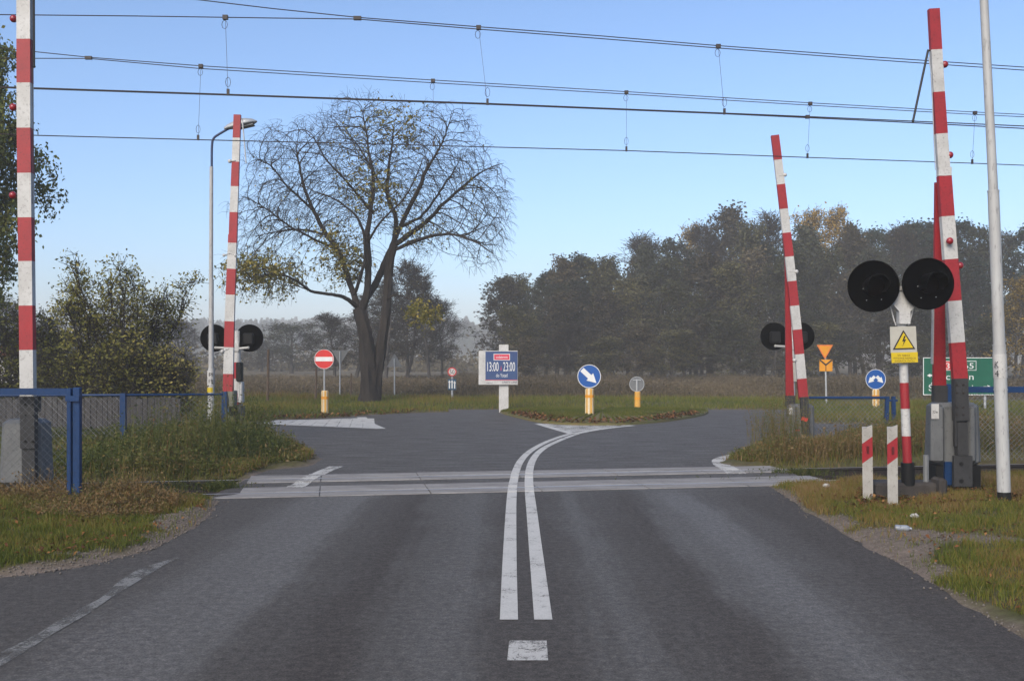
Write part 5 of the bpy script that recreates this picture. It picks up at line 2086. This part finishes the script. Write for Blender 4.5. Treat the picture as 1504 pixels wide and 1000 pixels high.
# skyline row of the right-hand wood
sky_row = [
    ('brown', 748, 418, 84, 95, 'brown tree with lighter leaves at the far end of the wood, above the billboard'),
    ('alder', 782, 402, 86, 80, 'narrow dark alder peeking just right of the wood edge above the billboard'),
    ('alder', 818, 386, 87, 84, 'pointed dark alder on the skyline left of the keep right arrow'),
    ('alder', 858, 378, 88, 92, 'dark alder on the skyline straight above the keep right arrow'),
    ('alder', 893, 380, 86, 80, 'pointed dark alder on the skyline just right of the keep right arrow'),
    ('alder', 922, 366, 88, 88, 'dark alder on the skyline above the grey sign back'),
    ('bare', 958, 358, 88, 92, 'grey twiggy tree filling the skyline left of the first golden birch'),
    ('birch', 1014, 337, 92, 62, 'golden birch top, first from the left on the wooded skyline'),
    ('bare', 1045, 344, 88, 80, 'leafless tree tucked between the first birch and the highest crown'),
    ('brown', 1082, 316, 90, 112, 'tallest brown crown of the wood left of the far right barrier'),
    ('bare', 1122, 330, 88, 90, 'thin leafless crown just left of the far right boom'),
    ('birch', 1172, 318, 88, 76, 'golden birch rising directly behind the far right boom'),
    ('birch', 1214, 313, 90, 88, 'widest golden birch right of the far right boom'),
    ('brown', 1256, 345, 84, 84, 'brown crown above the left black signal disc'),
    ('pine', 1292, 344, 86, 74, 'dark pine above the gap between the two signal discs'),
    ('pine', 1332, 337, 84, 86, 'dark pine directly above the right black signal disc'),
    ('pine', 1376, 334, 84, 80, 'dark pine behind the forked boom of the right barrier'),
    ('pine', 1420, 332, 82, 82, 'dark pine between the right barrier and the mast'),
    ('alder2', 1462, 348, 82, 82, 'dark tree directly behind the white mast'),
    ('pine', 1500, 344, 82, 84, 'dark pine at the right end of the wood beyond the mast'),
]
for k, px, yt, d, w_, lab in sky_row:
    px_tree(k, px, yt - 8, d, w_ * 1.15, lab)
# middle and front rows, duller crowns that merge with each other
front = [('olive', 770, 470, 76, 90), ('alder2', 800, 440, 80, 90), ('brown', 838, 450, 78, 95), ('alder', 870, 430, 80, 84), ('brown', 905, 440, 77, 100), ('olive', 942, 425, 78, 100), ('alder2', 975, 410, 80, 92),
         ('olive', 1005, 425, 76, 105), ('brown', 1040, 405, 78, 110), ('olive', 1075, 395, 77, 110), ('brown', 1110, 380, 80, 104), ('olive', 1142, 400, 74, 105), ('alder2', 1180, 385, 80, 100), ('olive', 1215, 375, 78, 110),
         ('brown', 1250, 405, 74, 105), ('alder2', 1290, 395, 78, 100), ('alder2', 1330, 390, 78, 100), ('olive', 1360, 430, 72, 100), ('alder2', 1402, 395, 77, 104), ('pine', 1440, 388, 76, 90), ('brown', 1530, 395, 74, 100),
         ('brown', 790, 505, 72, 80), ('bare', 830, 490, 71, 90), ('olive', 875, 500, 70, 90), ('brown', 925, 495, 70, 95), ('olive', 985, 490, 69, 100), ('brown', 1030, 480, 70, 100), ('olive', 1085, 475, 68, 105), ('brown', 1128, 490, 67, 95), ('olive', 1185, 480, 67, 100), ('alder2', 1235, 470, 68, 95), ('brown', 1290, 485, 66, 95), ('olive', 1340, 490, 65, 95), ('alder2', 1390, 475, 66, 95), ('olive', 1440, 480, 64, 95)]
front += [(random.choice(['alder', 'alder2', 'brown', 'bare', 'olive']), x_, float(np.interp(x_, [740, 820, 900, 1000, 1080, 1200, 1300, 1520], [425, 402, 392, 368, 345, 345, 362, 360])) + random.uniform(-6, 8), random.uniform(82, 87), 92) for x_ in range(775, 1530, 62)]
for k, px, yt, d, w_ in front:
    px_tree(k, px, yt - 16 + random.uniform(-14, 14), d, w_ * random.uniform(.95, 1.2), 'dull olive brown tree merging with its neighbours in the lower rows of the wood', 'lower rows of the wood')
px_tree('birch', 1490, 405, 62, 108, 'yellow leaved bushy birch standing low just right of the mast')
px_tree('olive', 1435, 468, 62, 70, 'olive yellow bush low between right barrier and mast')
# trees behind the big tree
back = [('larch', 520, 425, 72, 100, 'bare tiered tree directly left behind the big trunk'),
        ('larch', 566, 392, 70, 90, 'bare tiered tree directly behind the big trunk fork'),
        ('bare', 600, 388, 72, 80, 'twiggy grey tree just right behind the big trunk'),
        ('larch', 632, 398, 68, 72, 'bare larch with dark stem, rightmost of those behind the big tree'),
        ('larch', 545, 410, 80, 100, 'hazy bare tree half hidden by the fork of the big tree'),
        ('larch', 596, 402, 82, 95, 'hazy bare tree showing under right limbs of the big tree'),
        ('bare', 650, 440, 84, 60, 'small twiggy tree at the right edge of the group behind the big tree'),
        ('bare', 492, 462, 74, 70, 'low twiggy tree behind the no entry sign'),
        ('round', 428, 478, 105, 100, 'broad hazy round tree in the field above the brown wooden post'),
        ('bare', 268, 470, 95, 80, 'hazy bare tree behind the left lamp post and bush'),
        ('bare', 385, 500, 120, 70, 'small hazy bare tree just right of the left black discs'),
        ('bare', 10, 440, 90, 120, 'grey leafless tree behind the shed at far left')]
for k, px, yt, d, w_, lab in back:
    px_tree(k, px, yt, d, w_ * 1.2, lab, 'trees in the field')

# --- bush and leafy tree at the left
bush = tree_meshes('bush', 31, 12000, .078, .08, 'bark', 'lf_bush', .0055, tint_mu=.5, clump=1.0, lmin=.08, H=4.3, base=.12, R=1.15, prof='x', limbs=190, sub=5, twig=4, r0=.075, up=1.2, stems=15, twlen=.40)
c = W(178, 0, 25.5)
t = place_tree('bush', bush, (c.x, 25.5, -.05), 1.0, .6, 'large sparse leaved bush behind grey board fence at left', 'bush', None, 1.0)
bush2 = tree_meshes('bush', 33, 5200, .085, .06, 'bark', 'lf_bush', .0055, tint_mu=.45, lmin=.03, H=2.6, base=.08, R=1.0, prof='x', limbs=120, sub=5, twig=5, r0=.06, up=.8, stems=12, twlen=.38)
for px, s_, d, lab in ((95, .8, 24.6, 'lower dark bush at left foot of the big bush'), (225, .8, 24.8, 'lower dark bush at right foot of the big bush'), (165, .8, 24.2, 'dark bush growing low right against the middle of the board fence'), (20, 1.2, 30, 'dark bush in front of the white shed')):
    c = W(px, 0, d)
    place_tree('bush', bush2, (c.x, d, -.05), s_, random.uniform(0, 6), lab, 'bush', None, s_ * 1.15)
leafy = tree_meshes('leafy', 35, 80000, .15, .16, 'bark', 'lf_green', .006, tint_mu=.5, H=10.2, base=.34, R=3.4, prof='dome', limbs=60, sub=8, twig=6, r0=.22, up=.8, twlen=.55, clump=1.6)
c = W(-56, 0, 29)
place_tree('leafy_tree', leafy, (c.x, 29, -.05), .95, 2.2, 'leafy green tree cut by the left edge behind near left barrier', 'tree', None, .66)

# --- far wood as one mass
rng = np.random.default_rng(5)
parts, tints = [], []
for k in range(1300):
    row = k % 4
    y = 400 + row * 70 + rng.uniform(-30, 30)
    x = rng.uniform(-.60, .60) * y * 1.1
    Ht = 13.5 + rng.normal() * .9
    n = 190
    h = rng.random(n) ** .7
    r = (1 - h) ** .65 * rng.uniform(3.0, 4.6)
    a = rng.uniform(0, 6.28, n)
    q_ = np.sqrt(rng.random(n))
    C = np.stack([x + r * q_ * np.cos(a), y + r * q_ * np.sin(a), float(hill_z(y)) + Ht * (.05 + .95 * h)], 1)
    parts.append(leaf_quads(C, 2.0, rng))
    tints.append(np.repeat(np.clip(rng.normal(.3 + .4 * rng.random(), .15, n), 0, 1), 4))
V, F4 = merge(parts)
o = np_mesh('far_forest', V, F4, ['lf_pine'], np.concatenate(tints))
tag(o, 'hazy band of distant forest closing the horizon beyond the fields', 'forest', kind='stuff')
# low scrub line across the field
parts, tints = [], []
for k in range(260):
    y = rng.uniform(118, 170); x = rng.uniform(-.55, .3) * y
    n = 90
    C = np.stack([x + rng.normal(size=n) * 1.6, y + rng.normal(size=n), np.abs(rng.normal(size=n)) * 1.3], 1)
    parts.append(leaf_quads(C, .55, rng)); tints.append(np.repeat(rng.uniform(.1, .9, n), 4))
V, F4 = merge(parts)
o = np_mesh('field_undergrowth', V, F4, ['lf_brown'], np.concatenate(tints))
tag(o, 'low brown scrub across the far field', 'scrub', kind='stuff')


# ------------------------------------------------------------------ grass, weeds, reeds, leaves
def blades(name, P, h, w, bend, mat, tint, seed, label=None, cat=None, segs=2, z=None, extra=None):
    """one object of curved grass blades rooted at P (n,2)"""
    rng = np.random.default_rng(seed)
    n = len(P)
    zz = ground_z(P[:, 0], P[:, 1]) if z is None else z
    h = np.broadcast_to(h, (n,)) * rng.uniform(.6, 1.25, n)
    w = np.broadcast_to(w, (n,)) * rng.uniform(.7, 1.3, n)
    a = rng.uniform(0, 2 * math.pi, n)
    b_ = np.abs(rng.normal(0, 1, n)) * bend * h
    dx, dy = np.cos(a), np.sin(a)
    f = rng.uniform(0, math.pi, n)
    wx, wy = np.cos(f), np.sin(f)
    V = []
    L = segs + 1
    for k in range(L):
        t_ = k / segs
        cx, cy = P[:, 0] + dx * b_ * t_ ** 1.8, P[:, 1] + dy * b_ * t_ ** 1.8
        cz = zz - .012 + h * (t_ - .18 * t_ * t_ * np.minimum(1.5, b_ / (h + 1e-6)))
        ww = w * (1 - t_ ** 1.6) * .5
        if k < segs:
            V += [np.stack([cx - wx * ww, cy - wy * ww, cz], 1), np.stack([cx + wx * ww, cy + wy * ww, cz], 1)]
        else:
            V.append(np.stack([cx, cy, cz], 1))
    nv = len(V)
    V = np.stack(V, 1).reshape(-1, 3)
    b0 = (np.arange(n) * nv)[:, None]
    f4 = np.concatenate([b0 + np.array([[2 * k, 2 * k + 1, 2 * k + 3, 2 * k + 2]]) for k in range(segs - 1)]) if segs > 1 else None
    f3 = b0 + np.array([[2 * (segs - 1), 2 * (segs - 1) + 1, 2 * segs]])
    tt = np.repeat(np.clip(tint, 0, 1), nv)
    mats = [mat]
    if extra is not None:
        # leaflets or seed heads along the stems: (count per stem, size, from, to)
        cnt, size, f0, f1, te = extra
        idx = np.repeat(np.arange(n), cnt)
        t_ = rng.uniform(f0, f1, len(idx))
        C = np.stack([P[idx, 0] + dx[idx] * b_[idx] * t_ ** 1.8, P[idx, 1] + dy[idx] * b_[idx] * t_ ** 1.8, zz[idx] - .012 + h[idx] * (t_ - .18 * t_ * t_ * np.minimum(1.5, b_[idx] / (h[idx] + 1e-6)))], 1)
        C += rng.normal(size=C.shape) * size * .5
        vl, fl = leaf_quads(C, size, rng, .0, 2.6)
        fl = fl + len(V)
        V = np.concatenate([V, vl])
        f4 = fl if f4 is None else np.concatenate([f4, fl])
        tt = np.concatenate([tt, np.repeat(np.clip(np.asarray(tint)[idx] + te + rng.normal(size=len(idx)) * .08, 0, 1), 4)])
    o = np_mesh(name, V, f4, mats, tt, faces3=f3)
    tag(o, label, cat, kind='stuff')
    return o


def scatter(poly, n, rng):
    poly = np.asarray(poly)
    lo, hi = poly.min(0), poly.max(0)
    out = []
    tot = 0
    while tot < n:
        p = lo + rng.random((n, 2)) * (hi - lo)
        p = p[in_poly(p, poly)]
        out.append(p); tot += len(p)
    return np.concatenate(out)[:n]


def off_track(P, lim=1.15):
    s_, t_ = st(P[:, 0], P[:, 1])
    return np.abs(t_) > lim


# short turf on both near verges
rng = np.random.default_rng(41)
ZL = gl((-60, 900), (0, 842), (135, 826), (230, 800), (300, 768), (322, 742), (315, 728)) + [(-4.6, 13.0), (-7.5, 12.6), (-8.5, 9)]
ZR = gl((1120, 709), (1190, 706)) + [(9.5, 14.5), (9.5, 7.0), (5.0, 5.5), (3.8, 6.0), (3.2, 8.0)]
for nm, zone, cnt, lab in (('verge_grass', ZL, 120000, 'short green turf with brown leaves on the left verge by the road'), ('verge_grass', ZR, 190000, 'short mown turf with bare path on the right verge by the road')):
    P = scatter(zone, cnt, rng)
    sd = road_sd(P[:, 0], P[:, 1])
    dt = dirtiness(P[:, 0], P[:, 1], sd)
    n1 = vnoise(P[:, 0], P[:, 1], .55, 51); n2 = vnoise(P[:, 0], P[:, 1], .2, 52)
    keep = (sd > .01) & (rng.random(len(P)) > dt * .93) & off_track(P, 1.2) & (rng.random(len(P)) < .35 + .9 * n2)
    P, n1, n2, sd = P[keep], n1[keep], n2[keep], sd[keep]
    far_ = np.clip((P[:, 1] - 10.6) / 1.6, 0, 1)
    hh = .055 + .05 * n2 + .05 * far_ * n1
    tint = (.16 if P[0, 0] < 0 else .30) + .46 * n1 + rng.normal(size=len(P)) * .17 + .22 * far_ * (n2 > .35)
    blades(nm, P, hh, .007, .55, 'grass', tint, 42, lab, 'grass')

# rank brown weeds around the near left barrier
ZB = gl((-40, 742), (60, 775), (130, 778), (230, 762), (290, 742), (296, 728)) + [(-4.5, 12.98), (-5.6, 12.7), (-8.5, 12.2), (-9.5, 10.8)]
P = scatter(ZB, 26000, rng)
n1 = vnoise(P[:, 0], P[:, 1], .5, 61)
ed = np.clip(road_sd(P[:, 0], P[:, 1]) / 1.0, .25, 1)
hh = (.12 + .34 * n1) * np.interp(P[:, 0], [-6.3, -5.3, -4.9], [.45, .6, 1]) * ed * np.clip((P[:, 1] - 10.9) / 1.2, .25, 1)
hh = np.where(rng.random(len(P)) < .06, hh * 1.7, hh * .85)
blades('dry_weeds', P, hh, .008, .45, 'weeds', .70 + .30 * (n1 - .4) + rng.normal(size=len(P)) * .16, 62, 'rank brown weeds around the foot of the near left barrier', 'weeds', 3, extra=(3, .035, .45, 1.0, .05))

# tall green weeds beyond the track at the left
ZW = np.array(gl((300, 703), (358, 699.5), (400, 686), (440, 682.5), (458, 677), (462, 671), (450, 665), (430, 658.5), (395, 652), (350, 646)) + [(-6.2, 22.0), (-12, 22.0), (-12, 13.6), (-5.5, 15.2)])
P = scatter(ZW, 24000, rng)
sd = road_sd(P[:, 0], P[:, 1])
keep = (sd > .12) & off_track(P, 1.2)
P, sd = P[keep], sd[keep]
n1 = vnoise(P[:, 0], P[:, 1], .8, 71)
hh = np.clip(sd - .15, .0, 1.2) / 1.2 * (.30 + .42 * n1) + .08
hh *= np.where((P[:, 1] > 16.2), 1, .66) * np.interp(P[:, 0], [-9, -6.9, -6.0, -5.3], [.30, .36, .85, 1.0])
tall_ = rng.random(len(P)) < .20 * (vnoise(P[:, 0], P[:, 1], .7, 77) > .45)
hh = np.where(tall_ & (P[:, 0] > -6.7), hh * 2.1, hh)
tint = .16 + .44 * vnoise(P[:, 0], P[:, 1], 1.1, 72) + rng.normal(size=len(P)) * .16 + .25 * (sd < .5)
blades('tall_weeds', P, hh, .011, .30, 'weeds', tint, 73, 'tall green weeds beyond the track left of the road', 'weeds', 3, extra=(4, .06, .15, .95, .02))
P = scatter(ZW, 42000, rng)
sd = road_sd(P[:, 0], P[:, 1]); keep = (sd > .02) & off_track(P, 1.15); P = P[keep]
n1 = vnoise(P[:, 0], P[:, 1], .4, 74)
blades('verge_grass', P, .10 + .12 * n1, .010, .5, 'grass', .22 + .4 * n1 + rng.normal(size=len(P)) * .18, 75, 'lower grass under tall weeds beyond the track at left', 'grass')

# weeds and tall dry grass round the far right barrier
ZQ = np.array(gl((1062, 676), (1100, 668), (1150, 660), (1200, 651), (1340, 646), (1504, 644)) + [(17, 22.9), (17, 17.8), (8.5, 17.2), (4.55, 16.55)])
P = scatter(ZQ, 32000, rng)
sd = road_sd(P[:, 0], P[:, 1]); keep = (sd > .10) & off_track(P, 1.3); P, sd = P[keep], sd[keep]
n1 = vnoise(P[:, 0], P[:, 1], .8, 81)
hh = np.clip(sd, .0, .9) / .9 * (.16 + .42 * n1) + .05
hh *= np.where((P[:, 0] > 4.9) & (P[:, 0] < 6.8) & (P[:, 1] > 17.8), .45, 1)
tint = .42 + .35 * vnoise(P[:, 0], P[:, 1], 1.0, 82) + rng.normal(size=len(P)) * .17
blades('tall_weeds', P, hh, .010, .35, 'weeds', tint, 83, 'tall drying weeds around the far right barrier and blue fence', 'weeds', 3, extra=(3, .05, .25, 1.0, .06))
P = scatter(ZQ, 32000, rng)
sd = road_sd(P[:, 0], P[:, 1]); keep = (sd > .02) & off_track(P, 1.2); P = P[keep]
n1 = vnoise(P[:, 0], P[:, 1], .4, 84)
blades('verge_grass', P, .09 + .12 * n1, .011, .5, 'grass', .30 + .4 * n1 + rng.normal(size=len(P)) * .18, 85, 'lower grass under drying weeds beyond the track at right', 'grass')
# tall wispy stalks at the road corner
P = scatter(gl((1095, 672), (1130, 664), (1170, 664), (1190, 672), (1150, 682)), 260, rng)
blades('tall_weeds', P, .95, .008, .22, 'weeds', .55 + rng.normal(size=len(P)) * .15, 86, 'wispy tall stalks at the right road corner by far barrier', 'weeds', 4, extra=(16, .028, .45, 1.0, .1))
P = scatter(gl((345, 655), (400, 655), (398, 648), (350, 645)), 130, rng)
blades('tall_weeds', P, .7, .010, .22, 'weeds', .35 + rng.normal(size=len(P)) * .15, 87, 'dark leafy stalks at the left road corner', 'weeds', 4, extra=(18, .05, .2, 1.0, .0))
# plant tuft on the deck end, grass along the track
P = np.concatenate([rng.normal(size=(420, 2)) * [.10, .07] + trk(-4.1, -.1)[:2], rng.normal(size=(260, 2)) * [.3, .06] + trk(4.6, .25)[:2], rng.normal(size=(260, 2)) * [.4, .06] + trk(-4.5, .05)[:2], rng.normal(size=(500, 2)) * [1.6, .10] + trk(7.0, -1.05)[:2]])
blades('track_weeds', P, .13, .010, .5, 'weeds', .22 + rng.normal(size=len(P)) * .16, 88, 'small tufts growing between rails at the deck ends', 'weeds', 2, z=np.full(len(P), -.03), extra=(2, .035, .3, 1, 0))

# island turf and far verges
P = cen + (ISL[rng.integers(0, len(ISL), 60000)] - cen) * np.sqrt(rng.random((60000, 1))) * .99
n1 = vnoise(P[:, 0], P[:, 1], 1.2, 91)
blades('island_grass', P, 0.045 + .03 * n1, .016, .5, 'grass', .22 + .30 * n1 + rng.normal(size=len(P)) * .14, 92, 'short green grass on the traffic island', 'grass', 2, z=isl_z(P[:, 0], P[:, 1]))
FV = [(-30, 29.9)] + gl((240, 616), (350, 618.5), (480, 614), (545, 609.5), (600, 606.5), (660, 605)) + [(-2.2, 35.2), (12, 35.2), (12, 40), (-2, 41), (-30, 44)]
P = scatter(FV, 90000, rng)
sd = road_sd(P[:, 0], P[:, 1]); P, sd = P[sd > .03], sd[sd > .03]
n1 = vnoise(P[:, 0], P[:, 1], 1.6, 93)
blades('verge_grass', P, .10 + .09 * n1 + .15 * np.clip((P[:, 1] - 38) / 4, 0, 1), .022, .4, 'grass', .28 + .34 * n1 + rng.normal(size=len(P)) * .14 + .25 * np.clip((P[:, 1] - 38) / 4, 0, 1), 94, 'mown grass strip under the big tree across the junction', 'grass')
FR = gl((1186, 605), (1191, 621), (1504, 623)) + [(22, 27.5), (26, 37), (12.4, 37)]
P = scatter(FR, 50000, rng)
sd = road_sd(P[:, 0], P[:, 1]); P = P[sd > .03]
n1 = vnoise(P[:, 0], P[:, 1], 1.6, 95)
blades('verge_grass', P, .12 + .14 * n1, .020, .4, 'grass', .28 + .40 * n1 + rng.normal(size=len(P)) * .15, 96, 'grass around the two arrow sign beyond the right fence', 'grass')

# reeds and rough growth between the junction and the wood
RZ = [(-42, 46), (-7, 44), (-2, 42), (14, 41), (30, 38), (46, 40), (52, 64), (0, 74), (-50, 92)]
P = scatter(RZ, 150000, rng)
n1 = vnoise(P[:, 0], P[:, 1], 3.2, 101)
keep = rng.random(len(P)) < .25 + n1
P, n1 = P[keep], n1[keep]
hh = np.where(P[:, 0] > -4, .24 + .36 * n1, .15 + .24 * n1) * np.clip((P[:, 1] - 38) / 9, .25, 1)
blades('dry_reeds', P, hh, .030, .22, 'reeds', .25 + .5 * vnoise(P[:, 0], P[:, 1], 5, 102) + rng.normal(size=len(P)) * .15, 103, 'belt of dry brown reeds between the junction and the wood', 'reeds', 3, extra=(1, .12, .75, 1.0, .05))

# fallen leaves
def fallen(zone, n, size, label, zf=None, edge=None, seed=0):
    rng = np.random.default_rng(seed)
    P = scatter(zone, n * 3, rng)
    sd = road_sd(P[:, 0], P[:, 1])
    dens = vnoise(P[:, 0], P[:, 1], .5, seed)
    keep = (sd > -.02) & (rng.random(len(P)) < dens ** 3 * 2.2 * np.clip(sd / .5, .15, 1)) if edge is None else edge(P, rng)
    P = P[keep][:n]
    zz = ground_z(P[:, 0], P[:, 1]) if zf is None else zf(P[:, 0], P[:, 1])
    m_ = len(P)
    a = rng.uniform(0, 6.28, m_); s_ = size * rng.uniform(.6, 1.4, m_)
    up_ = rng.uniform(.1, .7, m_) * s_
    c_ = np.stack([P[:, 0], P[:, 1], zz + .02 + rng.random(m_) * .045], 1)
    d1 = np.stack([np.cos(a), np.sin(a), rng.normal(size=m_) * .4], 1) * s_[:, None]
    d2 = np.stack([-np.sin(a), np.cos(a), rng.normal(size=m_) * .4], 1) * s_[:, None] * .6
    V = np.stack([c_ - d1 * .5, c_ + d2 * .5 + np.stack([0 * up_, 0 * up_, up_ * .5], 1), c_ + d1 * .5, c_ - d2 * .5 + np.stack([0 * up_, 0 * up_, up_ * .5], 1)], 1).reshape(-1, 3)
    o = np_mesh('fallen_leaves', V, np.arange(4 * m_).reshape(m_, 4), ['fallen'], np.repeat(rng.random(m_), 4))
    tag(o, label, 'leaves', kind='stuff')


fallen(ZR, 2600, .038, 'brown fallen leaves on right verge near the posts', seed=111)
fallen(gl((1180, 738), (1260, 752), (1400, 756), (1504, 752), (1504, 730), (1280, 728)), 1500, .045, 'drift of brown leaves around the guide posts', seed=112)
fallen(ZL, 1500, .038, 'brown fallen leaves on left verge', seed=113)
fallen(ISL, 2600, .085, 'rusty leaves gathered along the island rim', isl_z, lambda P, r: (poly_dist(P, ISL) < .15 + .5 * r.random(len(P)) ** 2) & (P[:, 1] < 31.5), 114)
fallen([(-12, 29.6)] + gl((350, 620), (480, 615.5), (545, 611), (600, 608)) + [(-3, 34.6), (-3, 35.6), (-8, 33), (-13, 32)], 1600, .085, 'rusty leaves along the far kerb under the big tree', None, lambda P, r: (road_sd(P[:, 0], P[:, 1]) > -.05) & (road_sd(P[:, 0], P[:, 1]) < .2 + .7 * r.random(len(P)) ** 2), 115)

# loose gravel and crumbs of earth along the asphalt edge
for zone, n, lab, sd_ in ((ZL, 1500, 'loose stones and earth crumbs along the left road edge', 131), (ZR, 1300, 'loose stones and earth crumbs along the right road edge', 132)):
    rng = np.random.default_rng(sd_)
    lo_ = np.array(zone).min(0); hi_ = np.array(zone).max(0)
    P = lo_ + rng.random((60000, 2)) * (hi_ - lo_)
    sd = road_sd(P[:, 0], P[:, 1])
    dt = dirtiness(P[:, 0], P[:, 1], sd)
    P = P[((dt > .3) & (sd > -.03) & (rng.random(len(P)) < .5)) | ((sd > -.16) & (sd <= 0) & (rng.random(len(P)) < .07))][:n]
    m_ = len(P)
    sd = road_sd(P[:, 0], P[:, 1])
    zz = np.where(sd < 0, .004, np.maximum(ground_z(P[:, 0], P[:, 1], sd), .0))
    r_ = rng.uniform(.004, .014, m_)
    o6 = np.array([[1, 0, 0], [-1, 0, 0], [0, 1, 0], [0, -1, 0], [0, 0, .8], [0, 0, -.8]])
    V = np.stack([P[:, 0], P[:, 1], zz + r_ * .4], 1)[:, None, :] + o6[None] * r_[:, None, None] * rng.uniform(.6, 1.4, (m_, 6, 1))
    f8 = np.array([[0, 2, 4], [2, 1, 4], [1, 3, 4], [3, 0, 4], [2, 0, 5], [1, 2, 5], [3, 1, 5], [0, 3, 5]])
    f3 = ((np.arange(m_) * 6)[:, None, None] + f8[None]).reshape(-1, 3)
    MAT['gravel'] = MAT.get('gravel') or M('gravel_stone', (.16, .14, .12), .9, (.08, .065, .055), 30)
    o = np_mesh('gravel', V.reshape(-1, 3), None, ['gravel'], faces3=f3)
    tag(o, lab, 'gravel', kind='stuff')

# red poppies
pop = [(1133, 650), (1152, 646), (1171, 632), (1254, 644), (1262, 650), (1282, 652), (1227, 668), (1218, 680), (1293, 668), (1240, 661)]
src = None
for k, (px, py) in enumerate(pop):
    d = 18.6 + (k % 4) * .35
    p = W(px, py, d)
    t = thing('poppy', (p.x, d, 0), 'small red poppy flowering in the weeds by the far right barrier', 'flower', 'poppies in the weeds')
    mb = MB()
    for q_ in range(5):
        a = q_ * 1.257
        c_ = p + Vector((math.cos(a) * .022, math.sin(a) * .022, 0))
        mb.ball(c_, .028, 0, 6, (1, 1, .55))
    mb.build('petals', 'poppy', t, True)
    mb = MB()
    mb.tube([(p.x + .02, d + .02, -.02), (p.x, d, p.z - .01)], .004, 4); mb.build('stem', 'stem', t)

# litter
p = G(1325, 787)
mb = MB()
a = Vector((p[0] - .075, p[1], .085)); b_ = Vector((p[0] + .085, p[1] - .03, .08))
mb.tube([a.lerp(b_, f) for f in (0, .03, .12, .3, .5, .7, .8, .88, .9, 1.0)], [.018, .03, .033, .031, .033, .033, .028, .014, .015, .015], 12)
o = mb.build('plastic_bottle', 'plastic', None, True)
tag(o, 'clear crushed plastic bottle lying on grass by dirt path', 'bottle')
for px, py, r, lab in ((1343, 771, .040, 'crumpled white paper scrap above the plastic bottle'), (1213, 724, .045, 'white paper cup scrap in grass beside deck end')):
    p = G(px, py)
    mb = MB(); mb.ball((p[0], p[1], .10), r, 0, 10, (1.2, .8, .7))
    mb.v = [tuple(Vector(v_) + Vector((random.uniform(-.008, .008), random.uniform(-.008, .008), random.uniform(-.008, .008)))) for v_ in mb.v]
    o = mb.build('paper_scrap', 'paper')
    tag(o, lab, 'litter')
